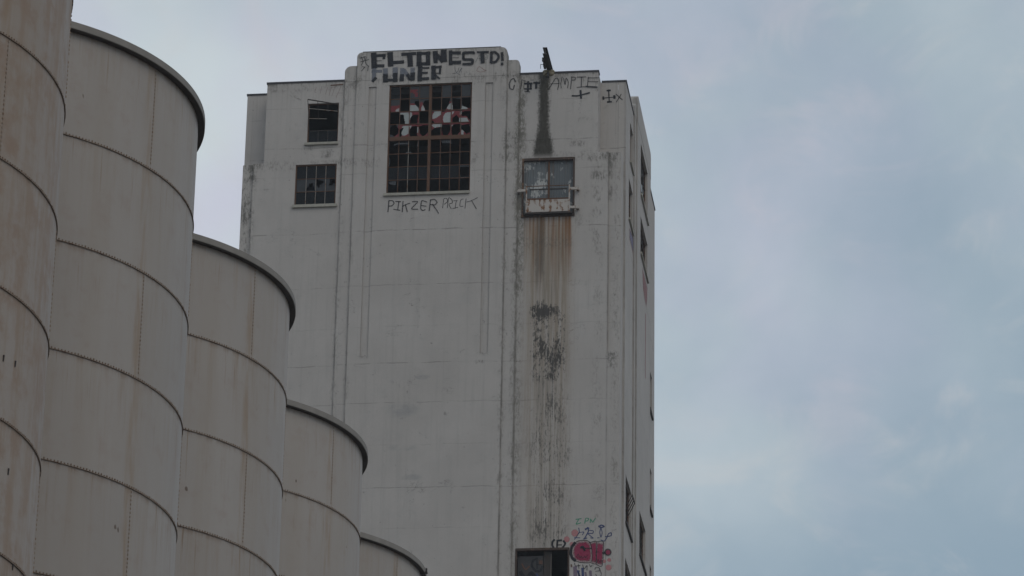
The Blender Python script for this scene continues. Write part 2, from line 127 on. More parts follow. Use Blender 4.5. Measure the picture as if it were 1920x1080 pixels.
WINP={'holes':[[(-0.656,61.457),(-0.492,61.488),(-0.479,61.169),(-0.556,61.249),(-0.629,61.328)],[(-0.324,61.316),(-0.258,61.466),(-0.085,61.472),(-0.073,61.01),(-0.199,61.021),(-0.25,61.185)],[(0.419,61.546),(0.723,61.533),(0.705,61.325),(0.616,61.151),(0.549,60.986),(0.432,60.99)],[(0.841,61.519),(1.182,61.505),(1.149,61.307),(1.193,61.013),(0.875,61.026),(0.846,61.269)],[(1.21,61.514),(1.611,61.528),(1.603,61.055),(1.457,61.117),(1.268,61.201),(1.215,61.305)],[(-1.23,60.889),(-1.086,60.913),(-1.07,60.786),(-1.016,60.499),(-1.229,60.507)],[(-0.8,60.75),(-0.71,60.873),(-0.495,60.89),(-0.541,60.663),(-0.536,60.48),(-0.817,60.491)],[(0.049,60.614),(0.164,60.521),(0.052,60.487)],[(0.871,60.696),(0.997,60.805),(1.093,60.7),(1.125,60.491),(0.864,60.501)],[(1.209,60.936),(1.46,60.964),(1.605,60.964),(1.608,60.578),(1.514,60.607),(1.418,60.763),(1.231,60.783)],[(-1.629,60.274),(-1.541,60.449),(-1.377,60.468),(-1.263,60.311),(-1.269,60.108),(-1.411,60.013),(-1.577,60.095)],[(-1.226,60.259),(-1.116,60.33),(-1.07,60.354),(-1.157,60.129),(-1.13,60.002),(-1.218,59.967)],[(-0.833,60.243),(-0.72,60.391),(-0.533,60.384),(-0.529,60.206),(-0.548,60.055),(-0.499,59.964),(-0.803,59.976)],[(-0.435,60.38),(-0.254,60.428),(-0.072,60.426),(-0.079,60.163),(-0.197,60.016),(-0.312,59.97),(-0.428,60.101)],[(0.032,60.184),(0.169,60.293),(0.43,60.308),(0.43,59.926),(0.038,59.941)],[(0.458,60.421),(0.772,60.429),(0.756,60.13),(0.667,59.957),(0.504,59.951),(0.464,60.167)],[(0.833,60.33),(0.913,60.408),(1.169,60.423),(1.175,60.139),(1.062,59.967),(0.853,59.975)],[(1.221,60.365),(1.518,60.409),(1.56,60.074),(1.411,60.004),(1.315,60.134),(1.232,60.188)]],'white':[[(-1.408,61.117),(-1.263,61.213),(-1.257,61.007),(-1.381,61.012)],[(-0.846,61.311),(-0.593,61.314),(-0.496,61.17),(-0.476,61.027),(-0.839,61.041)],[(-0.39,61.166),(-0.324,61.316),(-0.213,61.006),(-0.386,61.013)],[(0.616,61.151),(0.728,61.324),(0.863,61.37),(0.87,61.052),(0.617,61.1)],[(1.203,61.203),(1.41,61.132),(1.459,61.028),(1.197,61.038)],[(-1.234,61.006),(-0.873,60.991),(-0.859,60.508),(-1.004,60.514),(-1.059,60.785),(-1.203,60.918)],[(-0.847,60.99),(-0.76,60.987),(-0.734,60.874),(-0.823,60.725),(-0.834,60.51)],[(0.062,60.842),(0.129,60.987),(0.39,60.992),(0.394,60.855),(0.206,60.71),(0.066,60.69)],[(0.484,60.775),(0.574,60.924),(0.811,60.965),(0.804,60.493),(0.514,60.505),(0.476,60.648)],[(0.83,60.974),(0.928,60.97),(0.833,60.832)],[(1.105,60.674),(1.419,60.7),(1.517,60.49),(1.116,60.506)],[(1.157,60.961),(1.208,60.959),(1.195,60.797),(1.137,60.825)],[(-1.141,60.382),(-1.072,60.43),(-0.857,60.432),(-0.862,60.092),(-1.014,60.01),(-1.166,60.041),(-1.113,60.229)],[(-0.831,60.421),(-0.745,60.427),(-0.811,60.293)],[(-0.533,60.358),(-0.467,60.356),(-0.46,60.102),(-0.538,60.13)],[(0.04,60.417),(0.095,60.455),(0.441,60.452),(0.444,60.32),(0.215,60.314),(0.146,60.306)],[(0.815,60.412),(0.885,60.384),(0.845,60.304)],[(1.216,60.188),(1.315,60.134),(1.296,59.945),(1.221,59.948)],[(1.519,60.384),(1.6,60.3),(1.558,60.2)]],'grey':[[(-1.659,60.509),(-1.268,60.494),(-1.366,60.061),(-1.478,59.914),(-1.642,59.92)],[(-1.06,60.404),(-0.861,60.409),(-0.866,60.245),(-1.018,60.175)],[(1.193,60.392),(1.263,60.389),(1.244,60.187),(1.197,60.189)]],'red':[[(-1.683,61.299),(-1.261,61.323),(-0.853,61.383),(-0.466,61.367),(-0.374,61.445),(-0.229,61.261),(-0.077,61.0),(0.047,60.995),(0.432,61.026),(0.703,61.402),(0.819,61.423),(0.857,61.319),(1.157,60.951),(1.411,61.093),(1.632,61.11),(1.659,59.805),(-1.641,59.895)],[(-0.857,61.976),(-0.483,62.011),(-0.573,61.887),(-0.496,61.629),(-0.66,61.635),(-0.642,61.813),(-0.83,61.821)]],'keep':[[(-1.472,59.699),(-0.866,59.738),(-0.886,59.6),(-1.05,59.632),(-1.399,59.607)],[(-0.98,59.238),(-0.902,59.348),(-0.715,59.321),(-0.735,59.211)],[(0.416,59.752),(0.846,59.748),(0.851,59.546),(0.698,59.615),(0.465,59.624)],[(-1.62,59.161),(-1.55,59.02),(-1.578,58.694),(-1.61,58.695)],[(0.834,59.277),(1.206,59.28),(1.207,59.204),(0.986,59.238),(0.836,59.201)],[(0.987,58.692),(1.601,58.694),(1.603,58.586),(0.989,58.61)],[(-1.617,58.293),(-1.516,58.177),(-1.613,58.155)],[(1.205,58.276),(1.269,58.18),(1.6,58.198),(1.602,58.093),(1.208,58.108)],[(-1.6,58.112),(-1.267,58.105),(-1.292,57.905),(-1.536,57.927)],[(-1.258,59.148),(-1.195,59.145),(-1.198,58.705),(-1.238,58.706)],[(-0.515,59.712),(-0.446,59.722),(-0.456,59.23),(-0.494,59.333)]]}

# ------------------------------------------------------------------ mesh helper
class MB:
    def __init__(s): s.v = []; s.f = []; s.mi = []; s.uv = None
    def quad(s, a, b, c, d, mi=0):
        k = len(s.v); s.v += [a, b, c, d]; s.f.append((k, k + 1, k + 2, k + 3)); s.mi.append(mi)
    def poly(s, pts, mi=0):
        k = len(s.v); s.v += list(pts); s.f.append(tuple(range(k, k + len(pts)))); s.mi.append(mi)
    def box(s, x0, x1, y0, y1, z0, z1, mi=0):
        k = len(s.v)
        s.v += [(x0, y0, z0), (x1, y0, z0), (x1, y1, z0), (x0, y1, z0), (x0, y0, z1), (x1, y0, z1), (x1, y1, z1), (x0, y1, z1)]
        for f in ((0, 3, 2, 1), (4, 5, 6, 7), (0, 1, 5, 4), (1, 2, 6, 5), (2, 3, 7, 6), (3, 0, 4, 7)):
            s.f.append(tuple(k + i for i in f)); s.mi.append(mi)
    def bar(s, p, q, w, h, up=(0, 0, 1), mi=0):        # rectangular bar from p to q
        p, q = Vector(p), Vector(q); d = (q - p).normalized()
        a = d.cross(Vector(up)); a.normalize(); b = a.cross(d)
        a *= w / 2; b *= h / 2; k = len(s.v)
        for c in (p, q):
            for sa, sb in ((-1, -1), (1, -1), (1, 1), (-1, 1)): s.v.append(tuple(c + sa * a + sb * b))
        for f in ((0, 1, 2, 3), (7, 6, 5, 4), (0, 4, 5, 1), (1, 5, 6, 2), (2, 6, 7, 3), (3, 7, 4, 0)):
            s.f.append(tuple(k + i for i in f)); s.mi.append(mi)
    def prism(s, pts, y0, y1, mi=0):                   # (x,z) outline extruded along y
        n = len(pts); k = len(s.v)
        s.v += [(x, y0, z) for x, z in pts] + [(x, y1, z) for x, z in pts]
        s.f.append(tuple(range(k, k + n))); s.f.append(tuple(range(k + 2 * n - 1, k + n - 1, -1))); s.mi += [mi, mi]
        for i in range(n):
            j = (i + 1) % n; s.f.append((k + j, k + i, k + n + i, k + n + j)); s.mi.append(mi)
    def mesh(s, name, mats, smooth=False):
        me = bpy.data.meshes.new(name); me.from_pydata([tuple(v) for v in s.v], [], s.f); me.update()
        for m in (mats if isinstance(mats, (list, tuple)) else [mats]): me.materials.append(m)
        me.polygons.foreach_set('material_index', s.mi)
        if smooth: me.polygons.foreach_set('use_smooth', [True] * len(s.f))
        if s.uv:
            L = me.uv_layers.new(name='UVMap')
            for p in me.polygons:
                for li, vi in zip(p.loop_indices, p.vertices): L.data[li].uv = s.uv[vi]
        return me
    def fix(s, me):
        bm = bmesh.new(); bm.from_mesh(me); bmesh.ops.remove_doubles(bm, verts=bm.verts, dist=1e-5)
        bmesh.ops.recalc_face_normals(bm, faces=bm.faces); bm.to_mesh(me); bm.free()
    def obj(s, name, mats, parent=None, loc=(0, 0, 0), smooth=False, label=None, fix=False):
        me = s.mesh(name, mats, smooth)
        if fix: s.fix(me)
        return link(name, me, parent, loc, label)

def link(name, me, parent=None, loc=(0, 0, 0), label=None):
    o = bpy.data.objects.new(name, me); COL.objects.link(o); o.parent = parent; o.location = loc
    if label: o['label'] = label
    return o
def empty(name, loc, label, cat, group=None):
    o = bpy.data.objects.new(name, None); COL.objects.link(o); o.location = loc
    o['label'] = label; o['category'] = cat
    if group: o['group'] = group
    return o

# ------------------------------------------------------------------ materials
def mat(name):
    m = bpy.data.materials.new(name); m.use_nodes = True
    t = NT(m.node_tree); b = t.n['Principled BSDF']
    b.inputs['Specular IOR Level'].default_value = 0.25
    return m, t, b
def ocoord(t): return t.new('ShaderNodeTexCoord').outputs['Object']
def bump(t, b, h, strength=0.3, dist=0.02):
    n = t.new('ShaderNodeBump'); n.inputs['Strength'].default_value = strength; n.inputs['Distance'].default_value = dist
    t.put(n.inputs['Height'], h); t.l.new(n.outputs[0], b.inputs['Normal'])

def wall_material():
    m, t, b = mat('weathered_white_concrete')
    p = ocoord(t); x, y, z = t.sep(p)
    front = t.mul(t.ss(y, 0.7, 0.5), t.ss(t.ab(x), 7.46, 7.42))
    n_big = t.noise(p, 0.35, 4, 0.6); n_med = t.noise(p, 1.6, 6, 0.6); n_fine = t.noise(p, 14.0, 4, 0.65)
    strk = t.noise(t.vm('MULTIPLY', p, (5.0, 5.0, 0.22)), 1.0, 5, 0.65)
    strk2 = t.noise(t.vm('MULTIPLY', p, (16.0, 16.0, 0.5)), 1.0, 3, 0.6)
    c = t.mix(t.ss(n_big, 0.35, 0.65), (0.398, 0.370, 0.350), (0.436, 0.407, 0.386))
    c = t.mix(t.mul(t.ss(n_med, 0.45, 0.75), 0.35), c, (0.345, 0.328, 0.318))
    c = t.mix(t.mul(t.ss(strk, 0.48, 0.75), 0.40), c, (0.31, 0.292, 0.278))
    c = t.mix(t.mul(t.ss(n_fine, 0.55, 0.8), 0.25), c, (0.32, 0.318, 0.31))
    # patched repaint rectangles: large pale and grey lifts
    lift = t.noise(t.vec(t.mul(t.m('FLOOR', t.mul(x, 0.31)), 3.7), t.mul(t.m('FLOOR', t.mul(y, 0.31)), 3.7), t.mul(t.m('FLOOR', t.mul(z, 0.43)), 5.3)), 1.0, 0)
    c = t.mix(t.mul(t.ss(lift, 0.4, 0.65), 0.10), c, (0.46, 0.44, 0.43))
    # horizontal casting joints, broken up
    wz = t.add(z, t.mul(t.sub(t.noise(t.vm('MULTIPLY', p, (0.5, 0.5, 0.0)), 1.0, 3), 0.5), 0.22))
    gate = t.ss(t.noise(t.vm('MULTIPLY', p, (1.1, 1.1, 0.4)), 1.0, 5, 0.7), 0.44, 0.58)
    ln = None
    for z0, w, k in ((61.35, .016, .5), (59.63, .02, .9), (58.4, .016, .6), (55.98, .022, .9), (53.7, .018, .7), (52.0, .014, .4), (50.5, .02, .8), (48.9, .016, .7), (47.2, .013, .4), (45.5, .018, .7), (43.9, .015, .5), (41.0, .02, .6)):
        g = t.mul(t.ss(t.ab(t.sub(wz, z0)), w * 1.7, w * 0.35), k)
        ln = g if ln is None else t.mx(ln, g)
    ln = t.mul(ln, t.add(t.mul(gate, 0.72), 0.10))
    c = t.mix(t.mul(ln, 0.62), c, (0.14, 0.13, 0.118))
    # wandering hair cracks and the grime that gathers in them
    ck = t.ss(t.ab(t.sub(t.noise(t.vm('MULTIPLY', p, (0.45, 0.45, 0.9)), 1.0, 5, 0.6, 0.6), 0.5)), 0.0045, 0.0)
    c = t.mix(t.mul(t.mul(ck, t.ss(t.noise(p, 0.8, 3), 0.52, 0.66)), 0.6), c, (0.13, 0.12, 0.11))
    # grimy drips hanging from the casting joints and the roof edge
    dr = t.noise(t.vm('MULTIPLY', p, (9.0, 9.0, 0.16)), 1.0, 4, 0.7)
    c = t.mix(t.mul(t.mul(t.ss(dr, 0.56, 0.74), t.ss(n_big, 0.42, 0.62)), 0.45), c, (0.235, 0.22, 0.20))
    c = t.mix(t.mul(t.mul(t.ss(dr, 0.48, 0.66), t.ss(z, 60.9, 62.5)), 0.30), c, (0.20, 0.188, 0.17))
    # joint shadow and dirt, both painted as dark lines along the vertical arrises
    wob = t.mul(t.sub(t.noise(t.vm('MULTIPLY', p, (0.0, 0.0, 0.9)), 1.0, 4), 0.5), 0.03)
    vl = None
    vg = t.add(t.mul(t.ss(t.noise(t.vm('MULTIPLY', p, (0.6, 0.6, 0.7)), 1.0, 5, 0.65), 0.36, 0.62), 0.8), 0.25)
    for x0, w, k in ((-3.46, .032, .8), (-2.98, .028, .75), (2.985, .035, .8), (3.47, .05, .75), (6.97, .028, .6), (-6.97, .035, .6), (-2.47, .014, .35), (-2.17, .016, .4), (2.14, .016, .4), (2.44, .016, .4)):
        g = t.mul(t.ss(t.ab(t.add(t.sub(x, x0), wob)), w * 1.5, w * 0.3), k)
        if w < .02: g = t.mul(g, t.ss(z, 50.78, 50.86))
        vl = g if vl is None else t.mx(vl, g)
    vl = t.mul(t.mul(vl, vg), front)
    side = t.ss(x, 7.44, 7.5)
    for y0, w in ((4.19, .05), (4.67, .05), (5.1, .03), (10.63, .05), (1.03, .06)):
        vl = t.mx(vl, t.mul(t.mul(t.ss(t.ab(t.sub(y, y0)), w * 1.6, w * 0.4), 0.5), t.mul(side, vg)))
    c = t.mix(t.mul(vl, 0.8), c, (0.12, 0.115, 0.105))
    # specks and spalls
    sp = t.ss(t.noise(p, 9.0, 2, 0.5), 0.70, 0.76)
    c = t.mix(t.mul(sp, 0.55), c, (0.12, 0.115, 0.11))
    sp2 = t.mul(t.ss(t.noise(t.vm('MULTIPLY', p, (3.0, 3.0, 2.2)), 1.0, 3, 0.6), 0.71, 0.77), 0.5)
    c = t.mix(sp2, c, (0.17, 0.165, 0.155))
    edge = t.mul(t.sub(t.noise(p, 3.0, 6, 0.7), 0.5), 0.55)
    edge2 = t.mul(t.sub(t.noise(p, 12.0, 3, 0.7), 0.5), 0.16)
    ex = t.add(t.add(x, t.mul(edge, 0.35)), edge2)
    mf2 = t.noise(t.vm('MULTIPLY', p, (13.0, 13.0, 5.5)), 1.0, 6, 0.75)
    def stain(c, mask, col, k): return t.mix(t.mul(t.mul(mask, front), k, clamp=True), c, col)
    # tan wash under the hatch
    wash = t.mul(t.mul(t.box(ex, z, 3.8, 5.55, 43.0, 56.42, .35, .8), t.add(0.45, t.mul(t.ss(z, 47.5, 54.5), 0.55))), t.add(t.mul(t.ss(strk, 0.32, 0.60), 0.65), 0.35))
    c = stain(c, wash, (0.262, 0.208, 0.150), 0.82)
    # rust runs
    rs = t.noise(t.vm('MULTIPLY', p, (7.5, 7.5, 0.12)), 1.0, 3, 0.6)
    run = t.mul(t.box(x, z, 3.70, 5.64, 50.0, 56.44, .06, .01), t.mul(t.ss(rs, 0.40, 0.66), t.ss(z, 53.2, 56.5)))
    c = stain(c, run, (0.20, 0.088, 0.034), 1.0)
    run2 = t.mul(t.box(ex, z, 3.8, 5.5, 47.0, 56.44, .2, 1.5), t.ss(rs, 0.47, 0.68))
    c = stain(c, run2, (0.205, 0.13, 0.072), t.add(0.28, t.mul(t.ss(z, 53.5, 55.5), 0.4)))
    hz_ = t.mul(t.box(ex, t.add(z, t.mul(edge, 0.4)), 3.75, 5.6, 55.1, 55.5, .2, .2), t.ss(mf2, 0.46, 0.60))
    c = stain(c, hz_, (0.10, 0.09, 0.078), 0.55)
    col = t.mul(t.box(ex, z, 4.15, 5.25, 42.5, 55.9, .45, .6), t.ss(t.add(t.mul(strk2, 0.6), t.mul(strk, 0.5)), 0.46, 0.70))
    c = stain(c, col, (0.13, 0.12, 0.105), 0.42)
    drk = t.mul(t.box(ex, z, 4.2, 4.5, 53.6, 56.42, .09, .8), t.ss(strk2, 0.3, 0.55))
    c = stain(c, drk, (0.09, 0.08, 0.07), 0.6)
    # black mould
    mo = t.noise(t.vm('MULTIPLY', p, (1.5, 1.5, 0.9)), 1.0, 6, 0.72)
    mof = t.noise(t.vm('MULTIPLY', p, (9.0, 9.0, 4.0)), 1.0, 4, 0.7)
    mm = t.add(t.add(t.add(t.mul(mo, 0.75), 0.125), t.mul(t.sub(mf2, 0.5), 0.85)), t.mul(t.sub(strk2, 0.5), 0.35))
    ez = t.add(z, t.mul(edge, 1.3))
    reg = t.add(t.mul(t.box(ex, ez, 4.1, 5.4, 49.5, 52.9, .35, .5), 0.14), t.add(t.mul(t.box(ex, ez, 4.0, 5.3, 52.2, 52.8, .30, .3), 0.11), t.mul(t.box(ex, ez, 4.0, 5.3, 50.2, 51.3, .35, .5), 0.07)))
    c = stain(c, t.ss(t.add(mm, reg), 0.63, 0.75), (0.044, 0.042, 0.041), t.mul(t.ss(reg, 0.02, 0.12), 0.9))
    sp3 = t.add(t.mul(t.noise(t.vm('MULTIPLY', p, (17.0, 17.0, 5.0)), 1.0, 5, 0.75), 0.7), t.mul(strk2, 0.3))
    reg2 = t.box(ex, z, 4.15, 5.5, 42.9, 49.6, .45, .5)
    c = stain(c, t.mul(t.ss(t.add(sp3, t.mul(t.sub(mo, 0.5), 0.6)), 0.50, 0.62), reg2), (0.075, 0.07, 0.064), 0.85)
    reg2b = t.box(ex, z, 4.25, 5.5, 46.3, 47.5, .2, .3)
    c = stain(c, t.mul(t.ss(sp3, 0.5, 0.6), reg2b), (0.08, 0.076, 0.07), 0.5)
    reg3 = t.box(ex, z, 3.9, 6.1, 49.0, 55.8, .3, .6)
    c = stain(c, t.mul(t.ss(sp3, 0.60, 0.68), reg3), (0.09, 0.085, 0.078), 0.6)
    # wet olive streak under the hoist beam
    hw = t.add(0.17, t.mul(t.ss(z, 60.3, 59.2), 0.17))
    q = t.add(t.sub(t.ab(t.sub(ex, 4.43)), hw), t.mul(t.sub(mf2, 0.5), 0.28))
    ws = t.mul(t.ss(q, 0.13, -0.06), t.mul(t.ss(z, 58.75, 59.1), t.ss(z, 62.5, 62.4)))
    c = stain(c, t.mul(ws, t.add(0.80, t.mul(mof, 0.3))), (0.040, 0.036, 0.028), 1.0)
    # mottled olive dirt beside the centre pier
    al = t.mul(t.box(ex, z, 3.36, 3.74, 42.0, 62.3, .16, .3), t.ss(t.add(t.mul(mo, 0.5), t.mul(mf2, 0.5)), 0.42, 0.58))
    c = stain(c, t.mul(al, t.add(0.30, t.mul(t.ss(z, 50.0, 56.0), 0.62))), (0.125, 0.115, 0.092), 1.0)
    al2 = t.mul(t.box(ex, z, 3.2, 3.7, 59.0, 60.0, .1, .3), t.ss(mof, 0.4, 0.6))
    c = stain(c, al2, (0.16, 0.15, 0.125), 0.45)
    # corner dirt where the shoulders step back
    cl = t.mul(t.box(ex, z, -7.4, -6.85, 55.5, 59.0, .1, .4), t.ss(mm, 0.44, 0.66))
    c = stain(c, cl, (0.09, 0.088, 0.08), 0.85)
    for a0, a1, z0, z1 in ((6.5, 7.4, 58.75, 59.06), (6.95, 7.1, 57.0, 59.0), (-7.3, -6.6, 58.85, 59.06), (6.95, 7.42, 50.5, 50.8), (6.98, 7.3, 50.1, 50.7), (-2.5, -2.15, 50.75, 50.84), (2.08, 2.48, 50.74, 50.85), (1.95, 2.35, 50.42, 50.52), (2.2, 2.98, 62.28, 62.34), (3.0, 3.45, 62.3, 62.4), (-4.96, -4.6, 59.55, 59.75), (-4.3, -3.9, 59.2, 59.5), (2.9, 3.6, 59.3, 60.0), (5.5, 6.1, 59.3, 59.55), (6.3, 6.95, 57.9, 58.25)):
        dm = t.mul(t.box(ex, t.add(z, t.mul(edge2, 0.8)), a0, a1, z0, z1, .10, .07), t.ss(mm, 0.40, 0.66))
        c = stain(c, dm, (0.10, 0.095, 0.085), 0.75)
    ud = t.mul(t.box(ex, z, 5.6, 7.4, 55.0, 62.3, .8, 1.5), t.ss(t.add(t.mul(mo, 0.6), t.mul(mf2, 0.4)), 0.52, 0.64))
    c = stain(c, ud, (0.17, 0.16, 0.145), 0.62)
    ud2 = t.mul(t.box(ex, z, -7.4, 3.4, 59.2, 63.6, .5, .6), t.ss(t.add(t.mul(mo, 0.6), t.mul(mf2, 0.4)), 0.55, 0.66))
    c = stain(c, ud2, (0.19, 0.18, 0.165), 0.5)
    gm = t.add(t.mul(mo, 0.45), t.mul(mf2, 0.55))
    for x0, w0, k0 in ((-3.46, .22, .5), (-2.98, .16, .45), (2.98, .22, .6), (3.5, .34, .75), (6.6, .3, .55), (-7.1, .35, .5), (7.3, .25, .6)):
        gz = t.mul(t.ss(t.ab(t.sub(ex, x0)), w0, w0 * 0.15), t.ss(gm, 0.49, 0.61))
        c = stain(c, gz, (0.17, 0.16, 0.142), k0)
    for z0, z1 in ((62.1, 62.47), (63.3, 63.65), (62.38, 62.62), (58.7, 59.1)):
        c = stain(c, t.mul(t.box(x, t.add(z, edge2), -7.5, 7.5, z0, z1, .1, .08), t.ss(gm, 0.47, 0.60)), (0.15, 0.142, 0.128), 0.6)
    c = stain(c, t.mul(t.ss(gm, 0.58, 0.68), t.ss(n_big, 0.40, 0.60)), (0.24, 0.228, 0.212), 0.55)
    # soot smudges low on the plain wall
    for cx, cz, rx, rz in ((-0.9, 48.6, .75, .28), (-0.75, 47.1, .5, .14), (-0.35, 45.9, .42, .12), (0.0, 49.9, .35, .1)):
        e = t.add(t.m('POWER', t.m('DIVIDE', t.sub(x, cx), rx), 2.0), t.m('POWER', t.m('DIVIDE', t.sub(z, cz), rz), 2.0))
        c = stain(c, t.mul(t.ss(e, 1.6, 0.1), t.ss(n_med, 0.35, 0.55)), (0.27, 0.27, 0.268), 0.55)
    t.put(b.inputs['Base Color'], c); b.inputs['Roughness'].default_value = 0.88
    bump(t, b, t.add(t.mul(n_fine, 0.5), t.mul(ln, -1.0)), 0.25, 0.03)
    return m

def rust_metal(name, paint, rust_amt, scale=6.0, rust=(0.16, 0.07, 0.032)):
    m, t, b = mat(name); p = ocoord(t)
    n = t.noise(p, scale, 5, 0.65); s = t.noise(t.vm('MULTIPLY', p, (1.6, 1.6, 0.4)), scale, 4, 0.6)
    f = t.ss(t.add(t.mul(n, 0.5), t.mul(s, 0.5)), 0.62 - rust_amt * 0.3, 0.72 - rust_amt * 0.3)
    rc = t.mix(t.noise(p, scale * 3, 3), tuple(v * 0.45 for v in rust), tuple(v * 1.5 for v in rust))
    t.put(b.inputs['Base Color'], t.mix(f, paint, rc)); b.inputs['Roughness'].default_value = 0.75
    return m

def peeling_leaf(name, under, over, amt):
    m, t, b = mat(name); p = ocoord(t); x, y, z = t.sep(p)
    n = t.add(t.mul(t.noise(p, 1.9, 3, 0.5), 0.5), t.mul(t.noise(t.vm('MULTIPLY', p, (2.4, 1.0, 0.8)), 5.0, 6, 0.75), 0.5))
    f = t.ss(n, 0.56 - amt, 0.585 - amt)
    corr = t.m('SINE', t.mul(x, 62.0))
    c = t.mix(f, under, over)
    c = t.mix(t.mul(t.ss(t.noise(t.vm('MULTIPLY', p, (8.0, 1.0, 0.5)), 1.0, 4), 0.55, 0.75), 0.55), c, (0.10, 0.055, 0.03))
    t.put(b.inputs['Base Color'], c); b.inputs['Roughness'].default_value = 0.7
    bump(t, b, corr, 0.4, 0.02)
    return m

def plain(name, col, rough=0.8, var=0.25, scale=5.0):
    m, t, b = mat(name); p = ocoord(t)
    n = t.noise(p, scale, 5, 0.6)
    c = t.mix(n, tuple(v * (1 - var) for v in col), tuple(min(1, v * (1 + var)) for v in col))
    t.put(b.inputs['Base Color'], c); b.inputs['Roughness'].default_value = rough
    return m

def paint(name, col, cover=0.95, soft=0.18):
    """sprayed or brushed paint: thins towards the stroke's edge and where the wall is rough"""
    m, t, b = mat(name); p = ocoord(t)
    uv = t.new('ShaderNodeTexCoord').outputs['UV']; u, v, w = t.sep(uv)
    n = t.noise(p, 16.0, 4, 0.7); n2 = t.noise(p, 4.0, 4, 0.6)
    ed = t.ab(t.sub(v, 0.5))
    ed = t.add(ed, t.mul(t.sub(n, 0.5), 0.22))
    a = t.ss(ed, 0.5, 0.5 - soft)
    a = t.mul(a, t.add(t.mul(t.ss(t.add(t.mul(n, 0.5), t.mul(n2, 0.5)), 0.30, 0.50), 1 - 0.78), 0.78))
    t.put(b.inputs['Base Color'], t.mix(n2, tuple(k * 0.85 for k in col), tuple(k * 1.15 for k in col)))
    b.inputs['Roughness'].default_value = 0.7
    tr = t.new('ShaderNodeBsdfTransparent'); mx = t.new('ShaderNodeMixShader')
    t.put(mx.inputs[0], t.mul(a, cover)); t.l.new(tr.outputs[0], mx.inputs[1]); t.l.new(b.outputs[0], mx.inputs[2])
    t.l.new(mx.outputs[0], t.n['Material Output'].inputs[0])
    return m

def glass(name, dirt, alpha, rough=0.25):
    m, t, b = mat(name); p = ocoord(t)
    n = t.noise(p, 5.0, 5, 0.7)
    t.put(b.inputs['Base Color'], t.mix(n, tuple(k * 0.6 for k in dirt), tuple(k * 1.4 for k in dirt)))
    b.inputs['Roughness'].default_value = rough; b.inputs['Specular IOR Level'].default_value = 0.3
    t.put(b.inputs['Alpha'], t.add(alpha - 0.15, t.mul(n, 0.3)))
    return m

